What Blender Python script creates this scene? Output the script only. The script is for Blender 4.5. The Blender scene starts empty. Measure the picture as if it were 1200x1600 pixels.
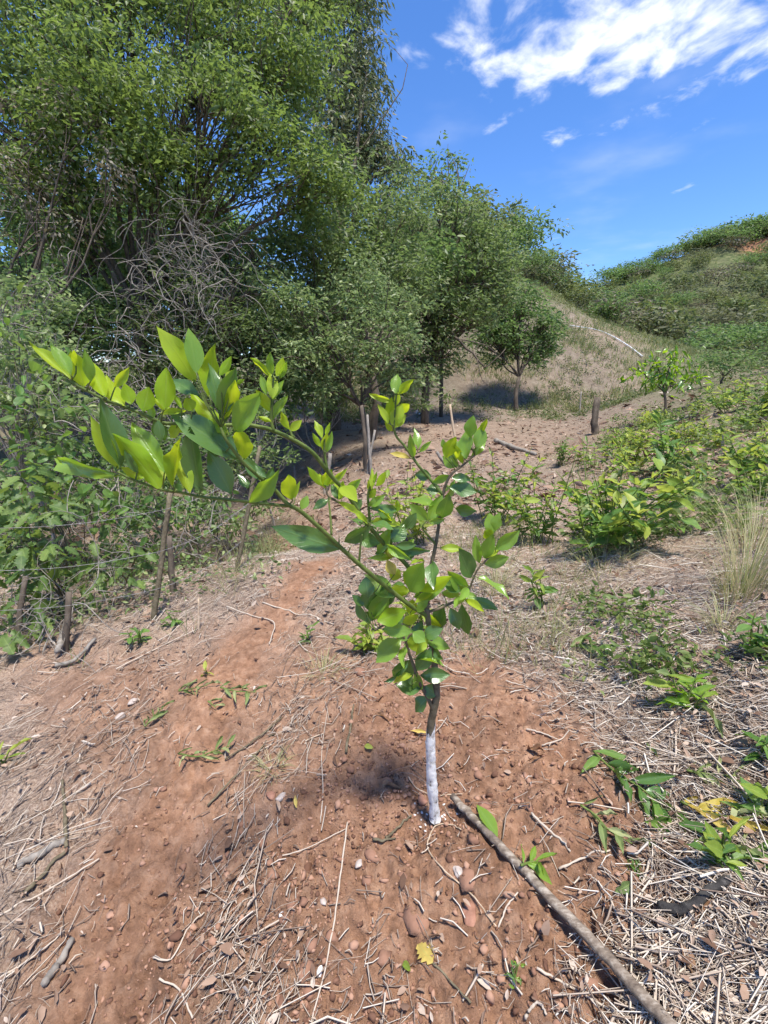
import bpy, math, random
import numpy as np
from mathutils import Vector, Matrix

# ------------------------------------------------------------------ scene, camera, sky, sun
S = bpy.context.scene
COL = S.collection
F, CX, CY = 680.0, 600.0, 800.0
CAM_H, PITCH = 1.30, math.radians(16.4)
cam_d = bpy.data.cameras.new('camera')
cam = bpy.data.objects.new('camera', cam_d)
COL.objects.link(cam)
cam.location = (0, 0, CAM_H)
cam.rotation_euler = (math.pi / 2 - PITCH, 0, 0)
cam_d.sensor_fit = 'HORIZONTAL'
cam_d.sensor_width = 36.0
cam_d.lens = 36.0 * F / 1200.0
cam_d.clip_start = 0.02
cam_d.clip_end = 3000
S.camera = cam

SUN_EL, SUN_AZ = math.radians(76), math.radians(150)      # azimuth from +Y towards +X
world = bpy.data.worlds.new('World')
S.world = world
world.use_nodes = True
wn, wl = world.node_tree.nodes, world.node_tree.links
wn.clear()


def wnode(t, **kw):
    n = wn.new(t)
    for k, v in kw.items():
        setattr(n, k, v)
    return n


def wmath(op, a, b=None, clamp=False):
    n = wnode('ShaderNodeMath', operation=op, use_clamp=clamp)
    for i, v in enumerate((a, b)):
        if v is None:
            continue
        if hasattr(v, 'default_value') or hasattr(v, 'is_linked'):
            wl.new(v, n.inputs[i])
        else:
            n.inputs[i].default_value = v
    return n.outputs[0]


out = wnode('ShaderNodeOutputWorld')
bg = wnode('ShaderNodeBackground')
bg.inputs['Strength'].default_value = 0.15
sky = wnode('ShaderNodeTexSky', sky_type='NISHITA')
sky.sun_disc = False
sky.sun_elevation = SUN_EL
sky.sun_rotation = SUN_AZ
sky.altitude = 1200
sky.air_density = 1.0
sky.dust_density = 0.3
sky.ozone_density = 3.5
hsv = wnode('ShaderNodeHueSaturation')
hsv.inputs['Saturation'].default_value = 1.22
hsv.inputs['Value'].default_value = 0.82
hsv.inputs['Hue'].default_value = 0.508
wl.new(sky.outputs[0], hsv.inputs['Color'])
tc = wnode('ShaderNodeTexCoord')
sep = wnode('ShaderNodeSeparateXYZ')
wl.new(tc.outputs['Generated'], sep.inputs[0])
zc = wmath('MAXIMUM', sep.outputs[2], 0.06)
pxn = wmath('DIVIDE', sep.outputs[0], zc)
pyn = wmath('DIVIDE', sep.outputs[1], zc)
comb = wnode('ShaderNodeCombineXYZ')
wl.new(pxn, comb.inputs[0])
wl.new(pyn, comb.inputs[1])
mp = wnode('ShaderNodeMapping')
mp.inputs['Rotation'].default_value = (0, 0, math.radians(-25))
mp.inputs['Scale'].default_value = (1.0, 0.8, 1.0)
wl.new(comb.outputs[0], mp.inputs[0])
nz = wnode('ShaderNodeTexNoise')
nz.inputs['Scale'].default_value = 5.0
nz.inputs['Detail'].default_value = 9.0
nz.inputs['Roughness'].default_value = 0.56
nz.inputs['Distortion'].default_value = 0.28
wl.new(mp.outputs[0], nz.inputs['Vector'])
big = wnode('ShaderNodeTexNoise')
big.inputs['Scale'].default_value = 0.9
big.inputs['Detail'].default_value = 2.0
wl.new(comb.outputs[0], big.inputs['Vector'])
# the cloud bank that drifts in overhead: fades out towards the horizon
dx = wmath('MULTIPLY', wmath('SUBTRACT', pxn, 0.82), 1.25)
dy = wmath('MULTIPLY', wmath('SUBTRACT', pyn, 1.42), 1.3)
d2 = wmath('ADD', wmath('MULTIPLY', dx, dx), wmath('MULTIPLY', dy, dy))
bank = wmath('SUBTRACT', 1.0, wmath('SQRT', d2), False)
bank = wmath('MULTIPLY', wmath('MAXIMUM', bank, -0.35), 0.36)
dens = wmath('ADD', nz.outputs[0], bank)
dens = wmath('ADD', dens, wmath('MULTIPLY', wmath('SUBTRACT', big.outputs[0], 0.5), 0.25))
cr = wnode('ShaderNodeMapRange', interpolation_type='SMOOTHSTEP')
cr.inputs['From Min'].default_value = 0.55
cr.inputs['From Max'].default_value = 0.84
wl.new(dens, cr.inputs['Value'])
# thin veil
veil = wnode('ShaderNodeTexNoise')
veil.inputs['Scale'].default_value = 1.3
veil.inputs['Detail'].default_value = 5.0
wl.new(comb.outputs[0], veil.inputs['Vector'])
vr = wnode('ShaderNodeMapRange', interpolation_type='SMOOTHSTEP')
vr.inputs['From Min'].default_value = 0.5
vr.inputs['From Max'].default_value = 0.85
vr.inputs['To Max'].default_value = 0.22
wl.new(veil.outputs[0], vr.inputs['Value'])
cfac = wmath('MAXIMUM', wmath('MULTIPLY', cr.outputs[0], 0.95), vr.outputs[0])
mixc = wnode('ShaderNodeMix', data_type='RGBA')
wl.new(cfac, mixc.inputs['Factor'])
wl.new(hsv.outputs[0], mixc.inputs['A'])
mixc.inputs['B'].default_value = (4.0, 4.12, 4.35, 1)
wl.new(mixc.outputs['Result'], bg.inputs['Color'])
wl.new(bg.outputs[0], out.inputs[0])

sun_d = bpy.data.lights.new('sun', 'SUN')
sun_d.energy = 3.5
sun_d.angle = math.radians(8.0)            # thin cloud veils the disc
sun_d.color = (1.0, 0.955, 0.88)
sun = bpy.data.objects.new('sun', sun_d)
COL.objects.link(sun)
sun_dir = Vector((math.sin(SUN_AZ) * math.cos(SUN_EL), math.cos(SUN_AZ) * math.cos(SUN_EL), math.sin(SUN_EL)))
sun.rotation_euler = sun_dir.to_track_quat('Z', 'Y').to_euler()
sun.location = (0, 0, 30)

S.view_settings.view_transform = 'Standard'
S.view_settings.look = 'None'
S.view_settings.exposure = 1.1
S.view_settings.gamma = 1.0
S.cycles.max_bounces = 5
S.cycles.diffuse_bounces = 3
S.cycles.transmission_bounces = 3
S.cycles.use_adaptive_sampling = True
S.cycles.adaptive_threshold = 0.03
S.cycles.use_denoising = True

# ------------------------------------------------------------------ maths helpers
rng = np.random.default_rng(7)
sP, cP = math.sin(PITCH), math.cos(PITCH)


def ray(px, py):
    xc, yc = (px - CX) / F, (CY - py) / F
    return np.array([xc, cP + yc * sP, -sP + yc * cP])


def at(px, py, t):                       # point of the place at camera depth t
    return np.array([0, 0, CAM_H]) + t * ray(px, py)


def atY(px, py, Y):                      # point of the place at distance Y in front of the camera
    d = ray(px, py)
    return np.array([0, 0, CAM_H]) + d * (Y / d[1])


def _hash(ix, iy, seed):
    n = (ix * 374761393 + iy * 668265263 + seed * 974634777) & 0xFFFFFFFF
    n = ((n ^ (n >> 13)) * 1274126177) & 0xFFFFFFFF
    return ((n ^ (n >> 16)) & 0xFFFF) / 65535.0


def vnoise(x, y, seed=0):
    x = np.asarray(x, float); y = np.asarray(y, float)
    ix = np.floor(x).astype(np.int64); iy = np.floor(y).astype(np.int64)
    fx = x - ix; fy = y - iy
    fx = fx * fx * (3 - 2 * fx); fy = fy * fy * (3 - 2 * fy)
    a = _hash(ix, iy, seed); b = _hash(ix + 1, iy, seed)
    c = _hash(ix, iy + 1, seed); d = _hash(ix + 1, iy + 1, seed)
    return (a + (b - a) * fx) * (1 - fy) + (c + (d - c) * fx) * fy - 0.5


def fbm(x, y, oct=4, seed=0, rough=0.5):
    s = 0; a = 1.0
    for o in range(oct):
        s = s + a * vnoise(x * 2 ** o + 17.3 * o, y * 2 ** o - 9.1 * o, seed + o)
        a *= rough
    return s


def softplus(u, k):
    u = np.asarray(u, float)
    return k * np.logaddexp(0, u / k)


def sstep(x, a, b):
    t = np.clip((np.asarray(x, float) - a) / (b - a), 0, 1)
    return t * t * (3 - 2 * t)


# ------------------------------------------------------------------ terrain
def coarse(x, y):
    x = np.asarray(x, float); y = np.asarray(y, float)
    x0 = 0.50 + 0.43 * np.maximum(y - 1, -1.0)
    b = 0.47 * softplus(x - x0, 0.25)
    b = 2.7 * (1 - np.exp(-b / 2.7)) * (1 - 0.8 * sstep(y, 14, 34))
    left = -0.17 * softplus(-(x + 0.35), 0.25)
    left = -0.8 * (1 - np.exp(left / 0.8)) * (1 - sstep(y, 6, 14))
    gul = -0.75 * np.exp(-((x + 2.0 + 0.1 * (y - 5)) / 1.5) ** 2) * sstep(y, 3.0, 5.2) * (1 - sstep(y, 9, 15))
    rise = 0.32 * softplus(-x - 5.5 - 0.1 * y, 0.8)
    rise = 5.0 * (1 - np.exp(-rise / 5.0))
    g = 1 / (1 + np.exp((x - 16) / 4.0))
    ramp = 0.75 * softplus(y - 20 - 0.0 * x, 0.8)
    ramp = 22 * (1 - np.exp(-ramp / 22.0)) * 1.25
    spur = ramp * g * sstep(x, -16, 4) * (1 - 0.5 * sstep(y, 80, 160))
    zr = np.clip(14.5 + (x - 35) * 0.29 + 4.0 * fbm(x / 30.0, y / 60.0, 2, 91), 6, 44)
    hill = zr * sstep(y, 22, 98) * 1.08 * (1 - 0.6 * sstep(y, 130, 300)) * sstep(x, -10, 18)
    far = 3.0 * sstep(y, 15, 60) * fbm(x / 14.0, y / 14.0, 3, 55)
    return b + left + gul + rise + np.maximum(spur, hill) + far


def fine(x, y):
    r = np.sqrt(x * x + y * y)
    near = np.exp(-(r / 6.0) ** 2)
    z = 0.10 * fbm(x * 0.9, y * 0.9, 3, 11) * np.clip(r / 3, 0.35, 1.5)
    z = z + 0.055 * fbm(x * 3.3, y * 3.3, 3, 23) * near
    z = z + 0.034 * fbm(x * 13, y * 13, 3, 31, 0.6) * near
    z = z + 0.017 * fbm(x * 34, y * 34, 3, 37, 0.65) * np.exp(-(r / 3.0) ** 2)
    md = np.sqrt(((x - 0.22) / 0.62) ** 2 + ((y - 1.12) / 0.52) ** 2)
    z = z + 0.07 * np.exp(-md ** 4) - 0.045 * np.exp(-((x - 0.16) ** 2 + (y - 1.02) ** 2) / 0.016)
    return z


def H(x, y):
    return coarse(x, y) + fine(np.asarray(x, float), np.asarray(y, float))


def G(px, py, tmax=140.0):               # where a view ray meets the terrain
    d = ray(px, py)
    t = np.concatenate([np.linspace(0.2, 12, 1600), np.linspace(12, tmax, 2500)])
    P = np.array([0, 0, CAM_H])[None] + t[:, None] * d[None]
    below = P[:, 2] <= H(P[:, 0], P[:, 1])
    i = int(np.argmax(below)) if below.any() else len(t) - 1
    p = P[i].copy()
    p[2] = float(H(p[0], p[1]))
    return p


def poly_world(pts):
    return np.array([G(*p)[:2] for p in pts])


def inside(poly, x, y):
    res = np.zeros(x.shape, bool)
    n = len(poly)
    j = n - 1
    for i in range(n):
        xi, yi = poly[i]; xj, yj = poly[j]
        c = ((yi > y) != (yj > y)) & (x < (xj - xi) * (y - yi) / (yj - yi + 1e-12) + xi)
        res ^= c
        j = i
    return res


SOIL_POLY = poly_world([(545, 1075), (640, 1030), (770, 1015), (870, 1075), (960, 1180), (1030, 1290), (1010, 1440),
                        (960, 2100), (420, 2100), (430, 1420), (395, 1260), (480, 1180)])
PATH_POLY = poly_world([(545, 868), (455, 876), (405, 935), (330, 1010), (240, 1090), (200, 1220), (110, 1400), (-60, 1700),
                        (-60, 2100), (420, 2100), (330, 1500), (330, 1350), (400, 1180), (425, 1060), (480, 960)])
CLEAR_POLY = poly_world([(600, 668), (560, 720), (600, 760), (720, 745), (870, 715), (930, 690), (960, 652), (830, 650), (720, 660)])
GULLY_POLY = poly_world([(440, 700), (400, 770), (400, 850), (455, 872), (520, 800), (560, 730), (520, 690)])


def bare(x, y):                          # 1 where red soil lies open, 0 where litter covers it
    x = np.asarray(x, float); y = np.asarray(y, float)
    acc = np.zeros(x.shape)
    offs = [(0, 0), (.06, 0), (-.06, 0), (0, .06), (0, -.06), (.11, .1), (-.11, .1), (.11, -.1), (-.11, -.1)]
    jx = 0.09 * fbm(x * 5, y * 5, 2, 71); jy = 0.09 * fbm(x * 5, y * 5, 2, 72)
    for ox, oy in offs:
        a = inside(SOIL_POLY, x + ox + jx, y + oy + jy) | inside(PATH_POLY, x + ox + jx, y + oy + jy)
        k = 1 + 0.6 * y.clip(0, 20)
        a = a | inside(CLEAR_POLY, x + ox * k + jx * k, y + oy * k + jy * k) | inside(GULLY_POLY, x + ox * 3, y + oy * 3)
        acc += a
    return acc / len(offs)


# ------------------------------------------------------------------ materials
def mat(name, build):
    m = bpy.data.materials.new(name)
    m.use_nodes = True
    nt = m.node_tree
    nt.nodes.clear()
    o = nt.nodes.new('ShaderNodeOutputMaterial')
    build(nt, nt.nodes, nt.links, o)
    return m


def ramp_node(N, cols):
    r = N.new('ShaderNodeValToRGB')
    e = r.color_ramp.elements
    while len(e) < len(cols):
        e.new(0.5)
    for i, c in enumerate(cols):
        e[i].position = c[0]
        e[i].color = (*c[1], 1)
    return r


def leaf_mat(name, cols, trans=None, tfac=0.38, rough=0.45, per_object=False, vein=0.0, spec=0.4, under=None):
    def b(nt, N, L, o):
        if per_object:
            s = N.new('ShaderNodeObjectInfo').outputs['Random']
        else:
            a = N.new('ShaderNodeAttribute'); a.attribute_name = 'rnd'; s = a.outputs['Fac']
        r = ramp_node(N, cols)
        L.new(s, r.inputs[0])
        col = r.outputs[0]
        tcx = N.new('ShaderNodeTexCoord')
        nz = N.new('ShaderNodeTexNoise'); nz.inputs['Scale'].default_value = 3.5 if per_object else 1.2
        nz.inputs['Detail'].default_value = 3
        L.new(tcx.outputs['Object'], nz.inputs['Vector'])
        h = N.new('ShaderNodeHueSaturation')
        mr = N.new('ShaderNodeMapRange'); mr.inputs['To Min'].default_value = 0.72; mr.inputs['To Max'].default_value = 1.28
        L.new(nz.outputs[0], mr.inputs[0]); L.new(mr.outputs[0], h.inputs['Value']); L.new(col, h.inputs['Color'])
        col = h.outputs[0]
        if per_object:                                    # blemishes
            n2 = N.new('ShaderNodeTexNoise'); n2.inputs['Scale'].default_value = 9; n2.inputs['Detail'].default_value = 4
            oi = N.new('ShaderNodeObjectInfo'); va = N.new('ShaderNodeVectorMath'); va.operation = 'ADD'
            cm = N.new('ShaderNodeCombineXYZ'); mm = N.new('ShaderNodeMath'); mm.operation = 'MULTIPLY'; mm.inputs[1].default_value = 50
            L.new(oi.outputs['Random'], mm.inputs[0]); L.new(mm.outputs[0], cm.inputs[0]); L.new(mm.outputs[0], cm.inputs[1])
            L.new(tcx.outputs['Object'], va.inputs[0]); L.new(cm.outputs[0], va.inputs[1]); L.new(va.outputs[0], n2.inputs['Vector'])
            sp = N.new('ShaderNodeMapRange'); sp.inputs['From Min'].default_value = 0.62; sp.inputs['From Max'].default_value = 0.74
            sp.inputs['To Max'].default_value = 0.65
            L.new(n2.outputs[0], sp.inputs[0])
            ms_ = N.new('ShaderNodeMix'); ms_.data_type = 'RGBA'
            L.new(sp.outputs[0], ms_.inputs['Factor']); L.new(col, ms_.inputs['A']); ms_.inputs['B'].default_value = (0.34, 0.28, 0.06, 1)
            col = ms_.outputs['Result']
        bs = N.new('ShaderNodeBsdfPrincipled')
        if vein > 0:
            at_ = N.new('ShaderNodeAttribute'); at_.attribute_name = 'lat'
            ab = N.new('ShaderNodeMath'); ab.operation = 'ABSOLUTE'; L.new(at_.outputs['Fac'], ab.inputs[0])
            m1 = N.new('ShaderNodeMapRange'); m1.inputs['From Min'].default_value = 0.03; m1.inputs['From Max'].default_value = 0.10
            m1.inputs['To Min'].default_value = 1.0; m1.inputs['To Max'].default_value = 0.0
            L.new(ab.outputs[0], m1.inputs[0])
            al = N.new('ShaderNodeAttribute'); al.attribute_name = 'lon'
            # side veins run forward from the midrib
            sm = N.new('ShaderNodeMath'); sm.operation = 'MULTIPLY_ADD'; L.new(ab.outputs[0], sm.inputs[0]); sm.inputs[1].default_value = -0.28
            L.new(al.outputs['Fac'], sm.inputs[2])
            w = N.new('ShaderNodeMath'); w.operation = 'MULTIPLY'; L.new(sm.outputs[0], w.inputs[0]); w.inputs[1].default_value = 62
            sn = N.new('ShaderNodeMath'); sn.operation = 'SINE'; L.new(w.outputs[0], sn.inputs[0])
            m2 = N.new('ShaderNodeMapRange'); m2.inputs['From Min'].default_value = 0.82; m2.inputs['From Max'].default_value = 1.0
            m2.inputs['To Max'].default_value = 0.28
            L.new(sn.outputs[0], m2.inputs[0])
            # pale thin edge
            m3 = N.new('ShaderNodeMapRange'); m3.inputs['From Min'].default_value = 0.93; m3.inputs['From Max'].default_value = 1.0
            m3.inputs['To Max'].default_value = 0.7
            L.new(ab.outputs[0], m3.inputs[0])
            mx = N.new('ShaderNodeMath'); mx.operation = 'MAXIMUM'; L.new(m1.outputs[0], mx.inputs[0]); L.new(m2.outputs[0], mx.inputs[1])
            mx2 = N.new('ShaderNodeMath'); mx2.operation = 'MAXIMUM'; L.new(mx.outputs[0], mx2.inputs[0]); L.new(m3.outputs[0], mx2.inputs[1])
            mv = N.new('ShaderNodeMath'); mv.operation = 'MULTIPLY'; L.new(mx2.outputs[0], mv.inputs[0]); mv.inputs[1].default_value = vein
            mixv = N.new('ShaderNodeMix'); mixv.data_type = 'RGBA'
            L.new(mv.outputs[0], mixv.inputs['Factor']); L.new(col, mixv.inputs['A'])
            br = N.new('ShaderNodeMix'); br.data_type = 'RGBA'; br.inputs['Factor'].default_value = 0.5
            L.new(col, br.inputs['A']); br.inputs['B'].default_value = (0.42, 0.55, 0.16, 1)
            L.new(br.outputs['Result'], mixv.inputs['B'])
            col = mixv.outputs['Result']
            bp = N.new('ShaderNodeBump'); bp.inputs['Strength'].default_value = 0.25; bp.inputs['Distance'].default_value = 0.002
            L.new(mx.outputs[0], bp.inputs['Height']); bp.invert = True
            L.new(bp.outputs[0], bs.inputs['Normal'])
        base = col
        if under is not None:
            gm = N.new('ShaderNodeNewGeometry')
            mu = N.new('ShaderNodeMix'); mu.data_type = 'RGBA'
            fm = N.new('ShaderNodeMath'); fm.operation = 'MULTIPLY'; fm.inputs[1].default_value = 0.75
            L.new(gm.outputs['Backfacing'], fm.inputs[0]); L.new(fm.outputs[0], mu.inputs['Factor'])
            L.new(col, mu.inputs['A']); mu.inputs['B'].default_value = (*under, 1)
            base = mu.outputs['Result']
        L.new(base, bs.inputs['Base Color'])
        bs.inputs['Roughness'].default_value = rough
        bs.inputs['Specular IOR Level'].default_value = spec
        tr = N.new('ShaderNodeBsdfTranslucent')
        if trans is None:
            hs = N.new('ShaderNodeHueSaturation'); hs.inputs['Value'].default_value = 1.9; hs.inputs['Saturation'].default_value = 1.1
            hs.inputs['Hue'].default_value = 0.485
            L.new(col, hs.inputs['Color']); L.new(hs.outputs[0], tr.inputs['Color'])
        else:
            tr.inputs['Color'].default_value = (*trans, 1)
        ms = N.new('ShaderNodeMixShader'); ms.inputs[0].default_value = tfac
        L.new(bs.outputs[0], ms.inputs[1]); L.new(tr.outputs[0], ms.inputs[2]); L.new(ms.outputs[0], o.inputs[0])
    return mat(name, b)


def rough_mat(name, cols, scale=30.0, detail=6, rough=0.9, bump=0.4, stretch=(1, 1, 1), dist=0.004, attr=False):
    def b(nt, N, L, o):
        t = N.new('ShaderNodeTexCoord'); mpn = N.new('ShaderNodeMapping'); mpn.inputs['Scale'].default_value = stretch
        L.new(t.outputs['Object'], mpn.inputs[0])
        nz = N.new('ShaderNodeTexNoise'); nz.inputs['Scale'].default_value = scale; nz.inputs['Detail'].default_value = detail
        nz.inputs['Roughness'].default_value = 0.65
        L.new(mpn.outputs[0], nz.inputs['Vector'])
        r = ramp_node(N, cols)
        if attr:
            a = N.new('ShaderNodeAttribute'); a.attribute_name = 'rnd'
            ad = N.new('ShaderNodeMath'); ad.operation = 'MULTIPLY_ADD'; L.new(nz.outputs[0], ad.inputs[0]); ad.inputs[1].default_value = 0.35
            L.new(a.outputs['Fac'], ad.inputs[2])
            sb = N.new('ShaderNodeMath'); sb.operation = 'SUBTRACT'; L.new(ad.outputs[0], sb.inputs[0]); sb.inputs[1].default_value = 0.17
            L.new(sb.outputs[0], r.inputs[0])
        else:
            L.new(nz.outputs[0], r.inputs[0])
        bs = N.new('ShaderNodeBsdfPrincipled'); bs.inputs['Roughness'].default_value = rough
        bs.inputs['Specular IOR Level'].default_value = 0.2
        L.new(r.outputs[0], bs.inputs['Base Color'])
        bp = N.new('ShaderNodeBump'); bp.inputs['Strength'].default_value = bump; bp.inputs['Distance'].default_value = dist
        L.new(nz.outputs[0], bp.inputs['Height']); L.new(bp.outputs[0], bs.inputs['Normal'])
        L.new(bs.outputs[0], o.inputs[0])
    return mat(name, b)


def ground_build(nt, N, L, o):
    t = N.new('ShaderNodeTexCoord')

    def noise(scale, detail=6, rough=0.6):
        n = N.new('ShaderNodeTexNoise'); n.inputs['Scale'].default_value = scale; n.inputs['Detail'].default_value = detail
        n.inputs['Roughness'].default_value = rough
        L.new(t.outputs['Object'], n.inputs['Vector'])
        return n.outputs[0]

    def attr(nm):
        a = N.new('ShaderNodeAttribute'); a.attribute_name = nm
        return a.outputs['Fac']

    def mix(f, a, b_):
        m = N.new('ShaderNodeMix'); m.data_type = 'RGBA'
        for s, v in (('Factor', f), ('A', a), ('B', b_)):
            if hasattr(v, 'is_linked'):
                L.new(v, m.inputs[s])
            else:
                m.inputs[s].default_value = v
        return m.outputs['Result']
    n1, n2, n3 = noise(2.3), noise(24, 8, 0.7), noise(130, 5, 0.7)
    soil = ramp_node(N, [(0.26, (0.165, 0.09, 0.055)), (0.5, (0.315, 0.185, 0.117)), (0.74, (0.46, 0.305, 0.21))])
    L.new(n2, soil.inputs[0])
    soil2 = ramp_node(N, [(0.3, (0.72, 0.68, 0.66)), (0.7, (1.12, 1.08, 1.05))])
    L.new(n1, soil2.inputs[0])
    ml = N.new('ShaderNodeMix'); ml.data_type = 'RGBA'; ml.blend_type = 'MULTIPLY'; ml.inputs['Factor'].default_value = 1
    L.new(soil.outputs[0], ml.inputs['A']); L.new(soil2.outputs[0], ml.inputs['B'])
    lit = ramp_node(N, [(0.28, (0.12, 0.083, 0.062)), (0.5, (0.285, 0.212, 0.162)), (0.72, (0.52, 0.43, 0.345))])
    L.new(n3, lit.inputs[0])
    grs = ramp_node(N, [(0.3, (0.045, 0.06, 0.022)), (0.5, (0.09, 0.11, 0.042)), (0.7, (0.18, 0.17, 0.085))])
    nf = noise(1.1, 7, 0.7)
    L.new(nf, grs.inputs[0])
    dry = ramp_node(N, [(0.3, (0.085, 0.065, 0.046)), (0.5, (0.155, 0.125, 0.09)), (0.7, (0.25, 0.22, 0.165))])
    L.new(noise(3.0, 8, 0.75), dry.inputs[0])
    c = mix(attr('bare'), lit.outputs[0], ml.outputs['Result'])
    mot = ramp_node(N, [(0.35, (0.72, 0.69, 0.67)), (0.65, (1.28, 1.25, 1.2))])
    L.new(noise(6.5, 9, 0.75), mot.inputs[0])
    m5 = N.new('ShaderNodeMix'); m5.data_type = 'RGBA'; m5.blend_type = 'MULTIPLY'; m5.inputs['Factor'].default_value = 0.85
    L.new(c, m5.inputs['A']); L.new(mot.outputs[0], m5.inputs['B'])
    c = m5.outputs['Result']
    c = mix(attr('dry'), c, dry.outputs[0])
    c = mix(attr('green'), c, grs.outputs[0])
    c = mix(attr('scarp'), c, (0.40, 0.19, 0.11, 1))
    bs = N.new('ShaderNodeBsdfPrincipled'); bs.inputs['Roughness'].default_value = 0.95
    bs.inputs['Specular IOR Level'].default_value = 0.15
    L.new(c, bs.inputs['Base Color'])
    b1 = N.new('ShaderNodeBump'); b1.inputs['Strength'].default_value = 1.0; b1.inputs['Distance'].default_value = 0.02
    L.new(n2, b1.inputs['Height'])
    b2 = N.new('ShaderNodeBump'); b2.inputs['Strength'].default_value = 0.8; b2.inputs['Distance'].default_value = 0.004
    L.new(n3, b2.inputs['Height']); L.new(b1.outputs[0], b2.inputs['Normal'])
    L.new(b2.outputs[0], bs.inputs['Normal'])
    L.new(bs.outputs[0], o.inputs[0])


M = {}
M['ground'] = mat('ground_soil', ground_build)
M['citrus_dark'] = leaf_mat('citrus_dark', [(0, (0.022, 0.069, 0.012)), (0.5, (0.034, 0.101, 0.015)), (1, (0.060, 0.149, 0.020))],
                            (0.204, 0.391, 0.020), 0.26, 0.24, True, 0.75, 0.65, (0.108, 0.196, 0.050))
M['citrus_mid'] = leaf_mat('citrus_mid', [(0, (0.054, 0.154, 0.013)), (0.5, (0.092, 0.232, 0.018)), (1, (0.154, 0.316, 0.022))],
                           (0.493, 0.730, 0.022), 0.40, 0.28, True, 0.75, 0.6, (0.216, 0.351, 0.055))
M['citrus_lime'] = leaf_mat('citrus_lime', [(0, (0.188, 0.345, 0.014)), (0.5, (0.288, 0.460, 0.016)), (1, (0.413, 0.564, 0.020))],
                            (0.650, 0.750, 0.025), 0.5, 0.42, True, 0.45, 0.4, (0.350, 0.483, 0.050))
M['leaf_yellow'] = leaf_mat('leaf_yellow', [(0, (0.45, 0.36, 0.06)), (1, (0.58, 0.45, 0.12))], None, 0.3, 0.6, True, 0.4)
M['weed_green'] = leaf_mat('weed_green', [(0, (0.055, 0.13, 0.03)), (0.5, (0.09, 0.19, 0.04)), (1, (0.15, 0.26, 0.05))],
                           (0.32, 0.5, 0.07), 0.38, 0.45, True, 0.5, 0.4)
M['weed_lime'] = leaf_mat('weed_lime', [(0, (0.14, 0.24, 0.035)), (0.5, (0.24, 0.34, 0.05)), (1, (0.38, 0.42, 0.07))],
                          (0.55, 0.62, 0.09), 0.42, 0.5, True, 0.5, 0.35)
M['wilted'] = leaf_mat('wilted', [(0, (0.12, 0.17, 0.05)), (0.5, (0.20, 0.25, 0.09)), (1, (0.32, 0.34, 0.16))], None, 0.2, 0.6, True, 0.5)
M['dry_leaf'] = leaf_mat('dry_leaf', [(0, (0.20, 0.10, 0.055)), (0.5, (0.30, 0.17, 0.10)), (1, (0.42, 0.27, 0.17))], None, 0.1, 0.75, True, 0.4, 0.2)
M['lobed'] = leaf_mat('lobed_leaf', [(0, (0.053, 0.108, 0.026)), (0.5, (0.089, 0.153, 0.038)), (1, (0.158, 0.225, 0.053))],
                      (0.273, 0.378, 0.060), 0.35, 0.5, True, 0.5, 0.35)
M['crown_olive'] = leaf_mat('crown_olive', [(0, (0.070, 0.102, 0.033)), (0.5, (0.125, 0.167, 0.055)), (1, (0.251, 0.281, 0.111))],
                            (0.271, 0.386, 0.110), 0.38, 0.5)
M['crown_bright'] = leaf_mat('crown_bright', [(0, (0.064, 0.112, 0.026)), (0.5, (0.116, 0.167, 0.043)), (1, (0.232, 0.279, 0.086))],
                             (0.284, 0.398, 0.082), 0.40, 0.5)
M['crown_dark'] = leaf_mat('crown_dark', [(0, (0.056, 0.075, 0.035)), (0.5, (0.106, 0.131, 0.056)), (1, (0.237, 0.206, 0.100))],
                           (0.216, 0.276, 0.110), 0.32, 0.5)
M['crown_grey'] = leaf_mat('crown_grey', [(0, (0.096, 0.141, 0.046)), (0.5, (0.178, 0.232, 0.083)), (1, (0.369, 0.416, 0.175))],
                           (0.312, 0.437, 0.153), 0.38, 0.45)
M['crown_deep'] = leaf_mat('crown_deep', [(0, (0.062, 0.110, 0.034)), (0.5, (0.110, 0.171, 0.049)), (1, (0.220, 0.276, 0.087))],
                           (0.247, 0.394, 0.107), 0.38, 0.45)
M['scrub_a'] = leaf_mat('scrub_a', [(0, (0.057, 0.082, 0.028)), (0.5, (0.098, 0.131, 0.044)), (1, (0.180, 0.197, 0.072))], (0.246, 0.295, 0.080), 0.3, 0.6)
M['scrub_b'] = leaf_mat('scrub_b', [(0, (0.074, 0.084, 0.041)), (0.5, (0.131, 0.139, 0.070)), (1, (0.221, 0.210, 0.123))], (0.246, 0.269, 0.115), 0.3, 0.6)
M['scrub_c'] = leaf_mat('scrub_c', [(0, (0.12, 0.095, 0.06)), (0.5, (0.19, 0.16, 0.11)), (1, (0.29, 0.26, 0.19))], (0.3, 0.28, 0.15), 0.2, 0.7)
M['grass'] = leaf_mat('grass_blade', [(0, (0.10, 0.15, 0.04)), (0.5, (0.22, 0.25, 0.09)), (1, (0.45, 0.39, 0.22))], None, 0.25, 0.6)
M['straw'] = rough_mat('straw', [(0.0, (0.16, 0.11, 0.08)), (0.3, (0.33, 0.255, 0.195)), (0.6, (0.54, 0.455, 0.36)), (1.0, (0.72, 0.66, 0.57))],
                       60, 4, 0.8, 0.2, (1, 1, 1), 0.001, True)
M['dead'] = rough_mat('dead_leaf_litter', [(0.0, (0.10, 0.055, 0.035)), (0.4, (0.22, 0.135, 0.09)), (0.8, (0.36, 0.25, 0.18)), (1.0, (0.47, 0.40, 0.33))],
                      60, 4, 0.85, 0.2, (1, 1, 1), 0.001, True)
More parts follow.
